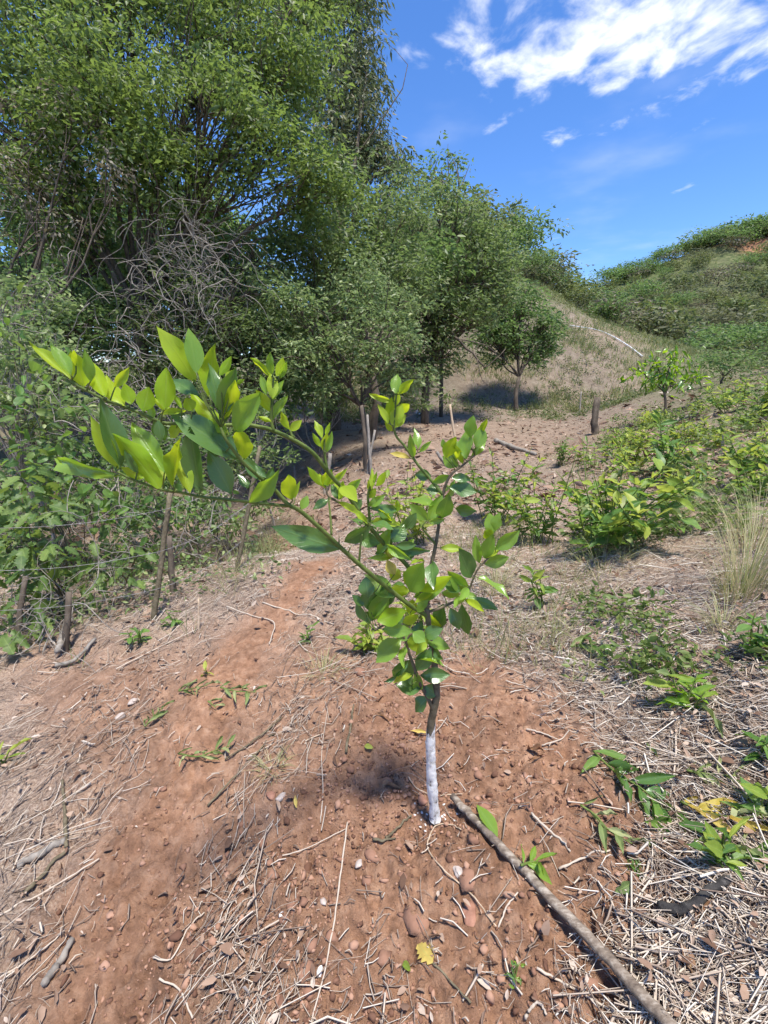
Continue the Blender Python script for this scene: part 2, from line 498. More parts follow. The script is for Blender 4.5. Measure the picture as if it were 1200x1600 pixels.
M['clod'] = rough_mat('soil_clod', [(0.2, (0.13, 0.066, 0.042)), (0.5, (0.245, 0.13, 0.084)), (0.85, (0.37, 0.215, 0.145))], 70, 6, 0.95, 0.6, (1, 1, 1), 0.003, True)
M['twig_green'] = rough_mat('twig_green', [(0.3, (0.07, 0.11, 0.022)), (0.7, (0.16, 0.20, 0.05))], 60, 4, 0.55, 0.2, (1, 1, 1), 0.001)
M['twig_brown'] = rough_mat('twig_brown', [(0.3, (0.075, 0.06, 0.035)), (0.7, (0.20, 0.165, 0.105))], 60, 5, 0.8, 0.4, (1, 1, 1), 0.002)
M['bark'] = rough_mat('bark', [(0.3, (0.055, 0.042, 0.032)), (0.7, (0.17, 0.135, 0.10))], 14, 6, 0.9, 0.8, (1, 1, 0.3), 0.02)
M['bark_grey'] = rough_mat('bark_grey', [(0.3, (0.14, 0.12, 0.10)), (0.7, (0.36, 0.32, 0.27))], 30, 6, 0.9, 0.7, (1, 1, 0.25), 0.006)
M['wood_stick'] = rough_mat('weathered_stick', [(0.3, (0.075, 0.055, 0.042)), (0.5, (0.20, 0.155, 0.115)), (0.68, (0.42, 0.36, 0.29))], 70, 8, 0.85, 0.7, (0.25, 1, 1), 0.004)
M['char'] = rough_mat('charred_wood', [(0.3, (0.02, 0.018, 0.018)), (0.6, (0.06, 0.055, 0.05)), (0.8, (0.24, 0.22, 0.2))], 45, 7, 0.8, 0.8, (1, 1, 1), 0.006)
M['lime_paint'] = rough_mat('lime_paint', [(0.36, (0.10, 0.085, 0.07)), (0.42, (0.50, 0.47, 0.43)), (0.5, (0.76, 0.74, 0.70)), (0.6, (0.84, 0.82, 0.78))], 55, 8, 0.9, 1.0, (1, 1, 0.6), 0.006)
M['lime_crumb'] = rough_mat('lime_crumb', [(0.3, (0.42, 0.40, 0.37)), (0.6, (0.80, 0.79, 0.76))], 60, 5, 0.9, 0.5)
M['stone_red'] = rough_mat('stone_red', [(0.3, (0.19, 0.09, 0.06)), (0.7, (0.38, 0.20, 0.135))], 40, 7, 0.9, 0.6)
M['stone_pale'] = rough_mat('stone_pale', [(0.3, (0.30, 0.24, 0.20)), (0.7, (0.55, 0.47, 0.41))], 40, 6, 0.85, 0.5)
M['wire'] = rough_mat('rusty_wire', [(0.3, (0.16, 0.14, 0.13)), (0.7, (0.36, 0.34, 0.32))], 50, 3, 0.6, 0.1)
M['white_pipe'] = rough_mat('white_pipe', [(0.3, (0.5, 0.5, 0.48)), (0.7, (0.72, 0.72, 0.70))], 3, 3, 0.6, 0.1)
M['fruit'] = rough_mat('green_fruit', [(0.3, (0.22, 0.26, 0.03)), (0.7, (0.40, 0.38, 0.06))], 40, 4, 0.45, 0.2)
M['thread'] = rough_mat('pale_root', [(0.3, (0.36, 0.26, 0.17)), (0.7, (0.55, 0.43, 0.31))], 60, 4, 0.85, 0.3)


# ------------------------------------------------------------------ object helpers
def link(o, parent=None):
    COL.objects.link(o)
    if parent is not None:
        o.parent = parent
    return o


def tag(o, label=None, cat=None, group=None, kind=None):
    if label: o['label'] = label
    if cat: o['category'] = cat
    if group: o['group'] = group
    if kind: o['kind'] = kind
    return o


def empty(name, loc, label=None, cat=None, group=None):
    o = bpy.data.objects.new(name, None)
    o.location = tuple(float(v) for v in loc)
    o.empty_display_size = 0.05
    link(o)
    return tag(o, label, cat, group)


def np_mesh(name, V, faces, material, attrs=None, smooth=True):
    """V (n,3), faces: list of integer arrays, each (m,k)."""
    me = bpy.data.meshes.new(name)
    V = np.asarray(V, np.float32)
    me.vertices.add(len(V))
    me.vertices.foreach_set('co', V.ravel())
    idx = np.concatenate([f.ravel() for f in faces]).astype(np.int32)
    tot = np.concatenate([np.full(len(f), f.shape[1], np.int32) for f in faces])
    start = np.concatenate([[0], np.cumsum(tot)[:-1]]).astype(np.int32)
    me.loops.add(len(idx))
    me.loops.foreach_set('vertex_index', idx)
    me.polygons.add(len(tot))
    me.polygons.foreach_set('loop_start', start)
    me.polygons.foreach_set('loop_total', tot)
    if smooth:
        me.polygons.foreach_set('use_smooth', np.ones(len(tot), bool))
    me.update(calc_edges=True)
    for k, v in (attrs or {}).items():
        a = me.attributes.new(k, 'FLOAT', 'POINT')
        a.data.foreach_set('value', np.asarray(v, np.float32))
    if material is not None:
        me.materials.append(material)
    return me


def mobj(name, me, parent=None, loc=None):
    o = bpy.data.objects.new(name, me)
    if loc is not None:
        o.location = tuple(float(v) for v in loc)
    return link(o, parent)


class MB:                                # collects geometry of ONE object
    def __init__(s):
        s.V = []; s.F = []; s.A = []; s.n = 0

    def add(s, V, faces, rnd=0.5):
        V = np.asarray(V, float)
        for f in faces:
            s.F.append(np.asarray(f) + s.n)
        s.V.append(V); s.n += len(V)
        s.A.append(np.full(len(V), rnd) if np.isscalar(rnd) else np.asarray(rnd))

    def tube(s, pts, rad, sides=6, rnd=0.5, cap=True):
        pts = np.asarray(pts, float)
        n = len(pts)
        rad = np.broadcast_to(np.asarray(rad, float), (n,))
        d = np.gradient(pts, axis=0)
        d /= np.linalg.norm(d, axis=1)[:, None] + 1e-9
        ref = np.array([0.31, 0.17, 0.93])
        if abs(d.mean(0) @ ref) > 0.9 * np.linalg.norm(d.mean(0)):
            ref = np.array([0.95, 0.2, 0.1])
        u = np.cross(d, ref); u /= np.linalg.norm(u, axis=1)[:, None] + 1e-9
        v = np.cross(d, u)
        a = np.arange(sides) / sides * 2 * math.pi
        ring = pts[:, None] + rad[:, None, None] * (np.cos(a)[None, :, None] * u[:, None] + np.sin(a)[None, :, None] * v[:, None])
        i = np.arange(n - 1)[:, None] * sides
        j = np.arange(sides)[None]; k = (j + 1) % sides
        q = np.stack([i + j, i + k, i + sides + k, i + sides + j], -1).reshape(-1, 4)
        fs = [q]
        if cap:
            fs.append(np.arange(sides)[::-1][None]); fs.append((np.arange(sides) + (n - 1) * sides)[None])
        s.add(ring.reshape(-1, 3), fs, rnd)

    def mesh(s, name, material, origin=(0, 0, 0), smooth=True):
        V = np.concatenate(s.V) - np.asarray(origin, float)[None]
        by = {}
        for f in s.F:
            by.setdefault(f.shape[1], []).append(f)
        return np_mesh(name, V, [np.concatenate(v) for v in by.values()], material, {'rnd': np.concatenate(s.A)}, smooth)


def smooth_path(pts, n=None, jitter=0.0, seed=0):
    """Catmull-Rom through pts."""
    P = np.asarray(pts, float)
    if len(P) == 2:
        P = np.array([P[0], P[0] * 2 / 3 + P[1] / 3, P[0] / 3 + P[1] * 2 / 3, P[1]])
    n = n or (len(P) - 1) * 4 + 1
    E = np.concatenate([[2 * P[0] - P[1]], P, [2 * P[-1] - P[-2]]])
    t = np.linspace(0, len(P) - 1 - 1e-6, n)
    i = t.astype(int); u = (t - i)[:, None]
    a, b, c, d = E[i], E[i + 1], E[i + 2], E[i + 3]
    Q = 0.5 * (2 * b + (c - a) * u + (2 * a - 5 * b + 4 * c - d) * u ** 2 + (3 * b - a - 3 * c + d) * u ** 3)
    if jitter:
        r = np.random.default_rng(seed)
        Q[1:-1] += r.normal(0, jitter, Q[1:-1].shape)
    return Q


def norm(v):
    v = np.asarray(v, float)
    return v / (np.linalg.norm(v, axis=-1, keepdims=True) + 1e-9)


# ------------------------------------------------------------------ leaves
def leaf_grid(fold, curl, wave, shape='citrus', seed=0, ns=8):
    r = np.random.default_rng(seed)
    s = np.linspace(0, 1, ns)
    if shape == 'citrus':
        w = np.sin(np.pi * np.clip(s, 0, 1) ** 0.92) ** 0.98; w[0] = 0.06; w[-1] = 0.015
    elif shape == 'round':
        w = np.sin(np.pi * s ** 0.75) ** 0.6; w[0] = 0.08; w[-1] = 0.05
    elif shape == 'lance':
        w = np.sin(np.pi * s ** 0.7) ** 1.1; w[0] = 0.05; w[-1] = 0.01
    else:                                                # lobed: deep sinuses along the margin
        ns = 11; s = np.linspace(0, 1, ns)
        w = np.array([0.05, 0.55, 0.42, 0.95, 0.55, 1.0, 0.5, 0.72, 0.4, 0.45, 0.03])
    lat = np.array([-1, -0.5, 0, 0.5, 1.0])
    X = np.repeat(s[:, None], 5, 1)
    Y = 0.5 * w[:, None] * lat[None] * math.cos(fold)
    Z = 0.5 * w[:, None] * np.abs(lat)[None] * math.sin(fold) * (0.3 + 0.0 * X)
    ar = 0.4
    Z = Z - curl * ar * (X ** 2) + wave * 0.10 * np.sin(X * 9 + r.uniform(0, 6)) * lat[None] ** 2 * np.sign(lat)[None] * 0.5
    Z = Z + wave * 0.05 * r.normal(0, 1, X.shape) * np.abs(lat)[None]
    V = np.stack([X, Y, Z], -1).reshape(-1, 3)
    i = np.arange(ns - 1)[:, None] * 5; j = np.arange(4)[None]
    q = np.stack([i + j, i + 5 + j, i + 6 + j, i + 1 + j], -1).reshape(-1, 4)[:, ::-1]
    return V, q, np.tile(lat, ns), np.repeat(s, 5)


LEAF = {}


def leaf_mesh(mname, shape, k):
    key = (mname, shape, k)
    if key not in LEAF:
        fold = [0.5, 0.9, 0.3, 0.7, 1.05, 0.6][k]
        curl = [0.25, 0.1, 0.5, -0.1, 0.4, 0.8][k]
        wave = [0.2, 0.5, 0.4, 0.3, 0.6, 0.9][k]
        if mname == 'wilted' or mname == 'dry_leaf':
            fold, curl, wave = fold + 0.35, curl * 1.6 + 0.2, wave + 0.8
        V, q, lat, lon = leaf_grid(fold, curl, wave, shape, k * 7 + 1)
        LEAF[key] = np_mesh('leaf_' + mname + '_' + shape, V, [q], M[mname], {'lat': lat, 'lon': lon})
    return LEAF[key]


def leaf(parent, org, base, tip, normal, width, mname, shape='citrus', k=None, name='leaf', roll=0.0):
    base = np.asarray(base, float); tip = np.asarray(tip, float)
    a = tip - base
    ln = float(np.linalg.norm(a)); a = a / (ln + 1e-9)
    n = np.asarray(normal, float)
    n = n - a * (n @ a)
    if np.linalg.norm(n) < 1e-4:
        n = np.cross(a, [0.3, 0.9, 0.1])
    n = norm(n)
    y = np.cross(n, a)
    if roll:
        n, y = n * math.cos(roll) + y * math.sin(roll), y * math.cos(roll) - n * math.sin(roll)
    me = leaf_mesh(mname, shape, int(rng.integers(6)) if k is None else k)
    o = bpy.data.objects.new(name, me)
    b = base - np.asarray(org, float)
    mt = Matrix(((a[0] * ln, y[0] * width, n[0] * ln, b[0]), (a[1] * ln, y[1] * width, n[1] * ln, b[1]),
                 (a[2] * ln, y[2] * width, n[2] * ln, b[2]), (0, 0, 0, 1)))
    link(o, parent)
    o.matrix_basis = mt
    return o


TEMPL = {'fold': (np.array([[0, 0, 0], [.42, -.5, .10], [1, 0, -.06], [.42, .5, .10]]), np.array([[0, 1, 2], [0, 2, 3]])),
         'hex': (np.array([[0, 0, 0], [.28, -.46, .09], [.68, -.40, .04], [1, 0, -.1], [.68, .40, .04], [.28, .46, .09], [.5, 0, 0]]),
                 np.array([[0, 1, 6], [1, 2, 6], [2, 3, 6], [3, 4, 6], [4, 5, 6], [5, 0, 6]]))}


def leaf_cloud(mb, P, A, Nn, ln, wd, rnd, tmpl='fold'):
    TV, TF = TEMPL[tmpl]
    A = norm(A)
    Nn = norm(Nn - A * np.sum(Nn * A, 1)[:, None])
    B = np.cross(Nn, A)
    ln = np.broadcast_to(ln, (len(P),)); wd = np.broadcast_to(wd, (len(P),))
    V = P[:, None] + TV[None, :, 0:1] * (A * ln[:, None])[:, None] + TV[None, :, 1:2] * (B * wd[:, None])[:, None] \
        + TV[None, :, 2:3] * (Nn * (2.3 * wd)[:, None])[:, None]
    k = len(TV)
    Fc = (TF[None] + (np.arange(len(P)) * k)[:, None, None]).reshape(-1, 3)
    mb.add(V.reshape(-1, 3), [Fc], np.repeat(rnd, k))


def crown_leaves(mb, centers, size, per, ln, wd, seed, droop=0.3, up=0.8, clump_var=0.45, tmpl='fold', flat=0.5):
    """Sprays of leaves round each twig end."""
    r = np.random.default_rng(seed)
    n = len(centers)
    off = r.normal(0, 1, (n, per, 3))
    off /= np.linalg.norm(off, axis=2)[..., None] + 1e-9
    off *= (r.random((n, per, 1)) ** 0.5) * size
    off[..., 2] *= flat
    P = (centers[:, None] + off).reshape(-1, 3)
    out_ = off.reshape(-1, 3)
    A = norm(out_) + r.normal(0, 0.55, P.shape)
    A[:, 2] = A[:, 2] * 0.6 - droop
    Nn = r.normal(0, 0.85, P.shape); Nn[:, 2] += up * 0.8
    Nn += np.repeat(r.normal(0, 0.4, (n, 3)), per, 0)
    rnd = np.clip(np.repeat(r.normal(0.45, clump_var * 0.55, n), per) + r.normal(0, 0.17, n * per), 0, 1)
    L_ = ln * r.uniform(0.45, 1.3, len(P)) * np.repeat(r.uniform(0.7, 1.2, n), per)
    leaf_cloud(mb, P, A, Nn, L_, L_ * (wd / ln), rnd, tmpl)


def lobe_points(c, rad, n, r, shell=0.55):
    d = norm(r.normal(0, 1, (n, 3)))
    u = (shell + (1 - shell) * r.random((n, 1))) * (0.82 + 0.3 * r.random((n, 1)))
    return np.asarray(c)[None] + d * u * np.asarray(rad)[None]


def make_tree(name, label, base, lobes, trunk_r, mname, leaf_l, leaf_w, twigs_per_m2=10, per=14, spray=0.3, seed=0, droop=0.3,
              up=0.8, fork=0.35, bark='bark', cat='tree', group=None, extra_limbs=(), tmpl='fold', shell=0.5, twig_r=0.007, trunk_sides=8,
              visible_twigs=1.0):
    r = np.random.default_rng(seed)
    base = np.asarray(base, float)
    root = empty(name, base, label, cat, group)
    tk = MB(); cr_ = MB(); br = MB()
    cs = np.array([l[0] for l in lobes]); 
    mean = cs.mean(0)
    f = base * (1 - fork) + np.array([mean[0] * 0.5 + base[0] * 0.5, mean[1] * 0.5 + base[1] * 0.5, mean[2]]) * fork
    tp = smooth_path([base - [0, 0, .15], base * .6 + f * .4 + r.normal(0, trunk_r, 3), f], 9, trunk_r * 0.15, seed)
    tk.tube(tp, np.linspace(trunk_r * 1.25, trunk_r * 0.8, len(tp)), trunk_sides)
    for li, (c, rad) in enumerate(lobes):
        c = np.asarray(c, float)
        rad = np.asarray(rad if np.ndim(rad) else (rad, rad, rad * 0.85), float)
        mid = f * 0.5 + c * 0.5 + r.normal(0, 0.06, 3) * np.linalg.norm(c - f)
        q = smooth_path([f, mid, c], 8, trunk_r * 0.2, seed + li)
        tk.tube(q, np.linspace(trunk_r * 0.40, trunk_r * 0.09, len(q)), 6)
        area = rad[0] * rad[2] * 3.1 + rad[1] * rad[2] * 1.5
        nt = max(6, int(twigs_per_m2 * area))
        ends = lobe_points(c, rad, int(nt * 1.45), r, shell)
        sc_ = 0.55 * rad[0]                               # clumps and gaps
        nn = vnoise(ends[:, 0] / sc_ + ends[:, 2] * .8 / sc_, ends[:, 1] * .7 / sc_ - ends[:, 2] * 1.1 / sc_, seed + li)
        ends = ends[nn > -0.12]
        if len(ends) < 3:
            continue
        nt = len(ends)
        crown_leaves(cr_, ends, spray, per, leaf_l, leaf_w, seed * 13 + li, droop, up, tmpl=tmpl)
        for e in ends[: max(3, int(nt * 0.28 * visible_twigs))]:
            s0 = q[int(r.integers(3, 8))]
            m2 = s0 * .5 + e * .5 + r.normal(0, 0.08, 3) * np.linalg.norm(e - s0) + [0, 0, .05 * np.linalg.norm(e - s0)]
            w = smooth_path([s0, m2, e], 6)
            br.tube(w, np.linspace(twig_r * 2.2, twig_r * 0.6, 6), 4, cap=False)
    for pts, r0, r1 in extra_limbs:
        w = smooth_path(pts, len(pts) * 3, r0 * 0.3, seed)
        tk.tube(w, np.linspace(r0, r1, len(w)), 5)
    mobj('trunk', tk.mesh('trunk', M[bark], base), root)
    tag(mobj('twigs', br.mesh('twigs', M[bark], base), root), kind='stuff')
    mobj('crown', cr_.mesh('crown', M[mname], base), root)
    return root


def lob(px, py, t, rpx, flat=0.9, deep=1.0):
    rr = rpx * t / F
    return (at(px, py, t), (rr, rr * deep, rr * flat))


def copy_tree(o, loc, rotz, scale, label=None, group=None):
    c = o.copy(); COL.objects.link(c)
    c.location = tuple(float(v) for v in loc); c.rotation_euler = (0, 0, rotz)
    c.scale = (scale, scale, scale) if np.isscalar(scale) else scale
    if label: c['label'] = label
    if group: c['group'] = group
    for ch in list(o.children):
        d = ch.copy(); COL.objects.link(d); d.parent = c
        for g in list(ch.children):
            e = g.copy(); COL.objects.link(e); e.parent = d
    return c

#==PART2==
# ------------------------------------------------------------------ ground: one sheet, polar grid, finer near the camera
def build_ground():
    ang = np.concatenate([np.linspace(-math.pi, -1.0, 50)[:-1], np.linspace(-1.0, 1.0, 620), np.linspace(1.0, math.pi, 50)[1:]])
    rad = np.concatenate([[0.05, 0.2], np.geomspace(0.36, 12, 330), np.geomspace(12.2, 320, 170), [500, 900, 1800]])
    A, R = np.meshgrid(ang, rad)
    X = R * np.sin(A); Y = R * np.cos(A)
    Z = H(X, Y)
    nr, na = X.shape
    V = np.stack([X, Y, Z], -1).reshape(-1, 3)
    i = np.arange(nr - 1)[:, None] * na; j = np.arange(na - 1)[None]
    q = np.stack([i + j, i + na + j, i + na + j + 1, i + j + 1], -1).reshape(-1, 4)[:, ::-1]
    b = np.zeros(X.shape)
    nearm = (R < 30) & (np.abs(A) < 1.05)
    b[nearm] = bare(X[nearm], Y[nearm])
    b = np.maximum(b, 0.8 * sstep(0.12 * Y - X, 0.0, 0.25) * (1 - sstep(Y, 1.7, 2.6)) * sstep(Y + 0.9 * X, 0.0, 0.5))
    b = np.clip(b + 0.15 * fbm(X * 3, Y * 3, 2, 5), 0, 1) * (1 - 0.72 * sstep(Y, 4.0, 7.0))
    g1 = 1 / (1 + np.exp((X - 16) / 4.0))
    dry = np.maximum(sstep(Y, 12, 19) * g1, 0.6 * sstep(Y, 4.0, 8.0)) * (1 - b) * np.clip(1.0 + 0.9 * fbm(X / 3, Y / 3, 3, 15), 0, 1)
    green = np.maximum(sstep(Y, 24, 34) * (1 - 0.75 * g1 * (1 - sstep(Y, 30, 44))), sstep(Z, 4.2, 7.5) * 0.85)
    bankg = sstep(X - 0.5 * Y, 0.2, 2.5) * sstep(Y, 3.5, 7) * 0.6
    leftg = sstep(-X, 3.0, 5.0) * 0.35
    green = np.clip(np.maximum(np.maximum(green, bankg), leftg) + 0.3 * fbm(X / 2.2, Y / 2.2, 3, 25) * sstep(Y, 5, 12), 0, 1) * (1 - b)
    sc = at(1172, 384, 74)
    scarp = np.exp(-(((X - sc[0]) / 3.2) ** 4 + ((Y - sc[1]) / 5.0) ** 4))
    me = np_mesh('ground', V, [q], M['ground'], {'bare': b.ravel(), 'dry': dry.ravel(), 'green': green.ravel(), 'scarp': scarp.ravel()})
    o = mobj('ground', me)
    tag(o, 'red soil ground with footpath, clearing and grassy hillside', None, None, 'structure')
    return o


build_ground()

# ------------------------------------------------------------------ ground cover nobody could count
def scatter(n, rmin, rmax, amin, amax, r):
    R = np.exp(r.uniform(math.log(rmin), math.log(rmax), n))
    A = r.uniform(amin, amax, n)
    return R * np.sin(A), R * np.cos(A)


def on_ground(x, y):
    return np.stack([x, y, H(x, y)], -1)


def strips(mb, P, ang, ln, w, r, lift=0.006, bend=0.25, tilt=0.12):
    """Dry stalks: three-sided, one bend, lying on the terrain."""
    n = len(P)
    d = np.stack([np.cos(ang), np.sin(ang)], -1)
    pts = []
    for s, bz in ((-0.5, 0), (0.05, 1), (0.5, 0)):
        side = np.stack([-d[:, 1], d[:, 0]], -1) * (bend * ln * r.normal(0, 0.25, n) * (1 if bz else 0))[:, None]
        xy = P[:, :2] + d * (s * ln)[:, None] + side
        z = H(xy[:, 0], xy[:, 1]) + lift * r.random(n) + w
        pts.append(np.concatenate([xy, z[:, None]], 1))
    tl = tilt * ln * np.maximum(r.normal(0, 0.6, n), 0)
    pts[2][:, 2] += tl; pts[1][:, 2] += tl * 0.5
    Q = np.stack(pts, 1)                                  # n,3,3
    side = np.stack([-d[:, 1], d[:, 0], np.zeros(n)], -1)
    upv = np.array([0, 0, 1.0])
    V = np.stack([Q + side[:, None] * w[:, None, None], Q - side[:, None] * w[:, None, None],
                  Q + upv[None, None] * (w[:, None, None] * 1.3)], 2)   # n,3,3(side),3
    base = (np.arange(n) * 9)[:, None, None]
    fl = []
    for seg in range(2):
        for a, b in ((0, 2), (2, 1), (1, 0)):
            fl.append([seg * 3 + a, seg * 3 + b, seg * 3 + 3 + b, seg * 3 + 3 + a])
    Fq = (np.array(fl)[None] + base).reshape(-1, 4)
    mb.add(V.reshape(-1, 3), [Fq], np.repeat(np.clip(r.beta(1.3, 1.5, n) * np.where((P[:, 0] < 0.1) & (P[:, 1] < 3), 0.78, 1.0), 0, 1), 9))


def build_litter():
    r = np.random.default_rng(101)
    mb = MB()
    x, y = scatter(150000, 0.5, 11, -0.95, 0.95, r)
    bb = bare(x, y)
    patch = 0.5 + 1.1 * fbm(x * 2.2, y * 2.2, 3, 45)
    # strips of swept straw lie over the path edges
    p = np.clip((1 - bb) * (0.55 + 0.5 * patch) + 0.028 + 0.22 * np.clip(patch - 0.55, 0, 1) * (x < 0.0), 0, 1)
    p *= np.where(y > 4, 0.6, 1.0)
    p *= np.where((x < 0.15 * y - 0.1) & (y < 2.4), 0.27, 1.0)
    keep = r.random(len(x)) < p * 0.7
    x, y, bb = x[keep], y[keep], bb[keep]
    P = on_ground(x, y)
    n = len(P)
    flow = np.where(x < 0, 0.95, 2.7) + 1.6 * fbm(x * 0.9, y * 0.9, 2, 81)
    ang = flow + r.normal(0, 0.75, n)
    ln = np.clip(r.lognormal(-2.85, 0.7, n), 0.012, 0.36)
    ln = np.where(bb > 0.6, ln * 0.5, ln)
    w = np.clip(r.lognormal(-6.95, 0.5, n), 0.0004, 0.0034)
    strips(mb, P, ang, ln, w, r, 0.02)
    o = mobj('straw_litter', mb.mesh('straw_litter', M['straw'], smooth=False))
    tag(o, 'dry grey straw and grass stalks strewn over the soil', 'straw', None, 'stuff')

    # dead leaves, curled flakes
    mb = MB()
    x, y = scatter(46000, 0.5, 9, -0.95, 0.95, r)
    p = np.clip((1 - bare(x, y)) * (0.6 + 0.9 * fbm(x * 1.7, y * 1.7, 3, 47)) + 0.03, 0, 1) * np.where((x < 0.15 * y - 0.1) & (y < 2.2), 0.35, 1.0)
    keep = r.random(len(x)) < p * 0.75
    x, y = x[keep], y[keep]
    P = on_ground(x, y); P[:, 2] += r.uniform(0.002, 0.03, len(P))
    A = r.normal(0, 1, P.shape); A[:, 2] *= 0.35
    N_ = r.normal(0, 0.6, P.shape); N_[:, 2] += 1
    L_ = np.clip(r.lognormal(-4.05, 0.45, len(P)), 0.006, 0.042) * np.where(P[:, 1] > 2, 1.5, 1.0)
    leaf_cloud(mb, P, A, N_, L_, L_ * r.uniform(0.3, 0.6, len(P)), r.random(len(P)), 'hex')
    o = mobj('dead_leaf_litter', mb.mesh('dead_leaf_litter', M['dead'], smooth=False))
    tag(o, 'brown dead leaf flakes scattered between the straw', 'leaf litter', None, 'stuff')

    # sticks, flakes and dung-dark crumbs over the clearing and the gully
    mb = MB()
    x, y = scatter(17000, 4.5, 24, -0.75, 0.75, r)
    P = on_ground(x, y); P[:, 2] += r.uniform(0.0, 0.04, len(P))
    A = r.normal(0, 1, P.shape); A[:, 2] *= 0.3
    N_ = r.normal(0, 0.6, P.shape); N_[:, 2] += 1
    L_ = np.clip(r.lognormal(-2.6, 0.55, len(P)), 0.03, 0.28)
    leaf_cloud(mb, P, A, N_, L_, L_ * r.uniform(0.08, 0.5, len(P)), r.beta(1.2, 1.4, len(P)), 'fold')
    tag(mobj('clearing_litter', mb.mesh('clearing_litter', M['dead'], smooth=False)), 'brown leaf and twig litter over the clearing and the gully', 'leaf litter', None, 'stuff')

    # crumbs and clods of red soil
    mb = MB()
    ico_v, ico_f = ico()
    x, y = scatter(60000, 0.5, 3.2, -0.85, 0.85, r)
    p = bare(x, y) * np.clip(0.45 + 1.3 * fbm(x * 2.6, y * 2.6, 3, 49), 0.06, 1)
    inm = np.exp(-(((x - 0.2) / 0.75) ** 2 + ((y - 1.0) / 0.6) ** 2))
    p *= 0.10 + 1.0 * inm
    keep = r.random(len(x)) < p
    x, y = x[keep], y[keep]
    P = on_ground(x, y)
    n = len(P)
    sz = np.clip(r.lognormal(-5.9, 0.55, n), 0.0012, 0.012)
    V = ico_v[None] * (1 + r.normal(0, 0.32, (n, 12, 1))) * sz[:, None, None] * r.uniform(0.55, 1.45, (n, 1, 3))
    V[..., 2] *= 0.8
    V = V + P[:, None] + np.stack([0 * sz, 0 * sz, sz * 0.35], -1)[:, None]
    Fc = (ico_f[None] + (np.arange(n) * 12)[:, None, None]).reshape(-1, 3)
    mb.add(V.reshape(-1, 3), [Fc], np.repeat(r.random(n), 12))
    o = mobj('soil_crumbs', mb.mesh('soil_crumbs', M['clod'], smooth=False))
    tag(o, 'loose crumbs of red soil around the sapling', 'soil', None, 'stuff')


def ico():
    p = (1 + 5 ** .5) / 2
    v = np.array([[-1, p, 0], [1, p, 0], [-1, -p, 0], [1, -p, 0], [0, -1, p], [0, 1, p], [0, -1, -p], [0, 1, -p],
                  [p, 0, -1], [p, 0, 1], [-p, 0, -1], [-p, 0, 1]], float)
    v /= np.linalg.norm(v[0])
    f = np.array([[0, 11, 5], [0, 5, 1], [0, 1, 7], [0, 7, 10], [0, 10, 11], [1, 5, 9], [5, 11, 4], [11, 10, 2], [10, 7, 6], [7, 1, 8],
                  [3, 9, 4], [3, 4, 2], [3, 2, 6], [3, 6, 8], [3, 8, 9], [4, 9, 5], [2, 4, 11], [6, 2, 10], [8, 6, 7], [9, 8, 1]])
    return v, f


build_litter()


def tufts(name, label, cat, n, rmin, rmax, amin, amax, keepf, hgt, mname, seed, blades=9, spread=0.5, wid=0.004):
    r = np.random.default_rng(seed)
    x, y = scatter(n, rmin, rmax, amin, amax, r)
    k = r.random(n) < keepf(x, y)
    x, y = x[k], y[k]
    P = on_ground(x, y)
    m = len(P)
    if m == 0:
        return
    Pb = np.repeat(P, blades, 0)
    sc = np.repeat(r.uniform(0.5, 1.3, m), blades)
    Pb[:, :2] += r.normal(0, 1, (m * blades, 2)) * (hgt * 0.22 * sc)[:, None]
    Pb[:, 2] = H(Pb[:, 0], Pb[:, 1]) - 0.01
    A = r.normal(0, spread, (m * blades, 3)); A[:, 2] = 1
    N_ = r.normal(0, 1, A.shape)
    L_ = hgt * sc * r.uniform(0.5, 1.2, m * blades)
    mb = MB()
    W = wid * (1 + 0.06 * np.linalg.norm(Pb[:, :2], axis=1))
    leaf_cloud(mb, Pb, A, N_, L_, W, np.clip(np.repeat(r.random(m), blades) * 0.7 + r.random(m * blades) * 0.3, 0, 1))
    o = mobj(name, mb.mesh(name, M[mname]))
    tag(o, label, cat, None, 'stuff')


g1f = lambda x: 1 / (1 + np.exp((x - 16) / 4.0))
tufts('hill_grass', 'thin dry and green grass covering the slope behind the clearing', 'grass', 26000, 14, 60, -0.1, 0.85,
      lambda x, y: 0.8 * np.clip(0.35 + 1.3 * fbm(x / 2.5, y / 2.5, 3, 61), 0.05, 1) * (y > 19), 0.38, 'grass', 201, 7, 0.45, 0.010)
tufts('bank_grass', 'fine pale grass on the right bank', 'grass', 9000, 1.6, 13, 0.15, 0.9,
      lambda x, y: 0.75 * (1 - bare(x, y)) * np.clip(0.15 + 1.5 * fbm(x * 1.1, y * 1.1, 3, 63), 0.0, 1), 0.17, 'grass', 202, 8, 0.6, 0.0028)
tufts('verge_grass', 'fine grass and stems under the thicket beside the path', 'grass', 5000, 2.0, 11, -0.9, -0.02,
      lambda x, y: 0.7 * (1 - bare(x, y)) * np.clip(0.2 + 1.4 * fbm(x * 1.3, y * 1.3, 3, 67), 0, 1) * (x < -0.9), 0.26, 'grass', 203, 8, 0.6, 0.003)


def low_herbs(name, label, n, rmin, rmax, amin, amax, keepf, mname, seed, sz=0.05, hgt=0.10, per=10):
    r = np.random.default_rng(seed)
    x, y = scatter(n, rmin, rmax, amin, amax, r)
    k = r.random(n) < keepf(x, y)
    P = on_ground(x[k], y[k])
    P[:, 2] += hgt * r.uniform(0.2, 1.0, len(P))
    mb = MB()
    crown_leaves(mb, P, hgt, per, sz, sz * 0.45, seed, 0.05, 1.0, flat=0.8)
    tag(mobj(name, mb.mesh(name, M[mname])), label, 'ground cover', None, 'stuff')


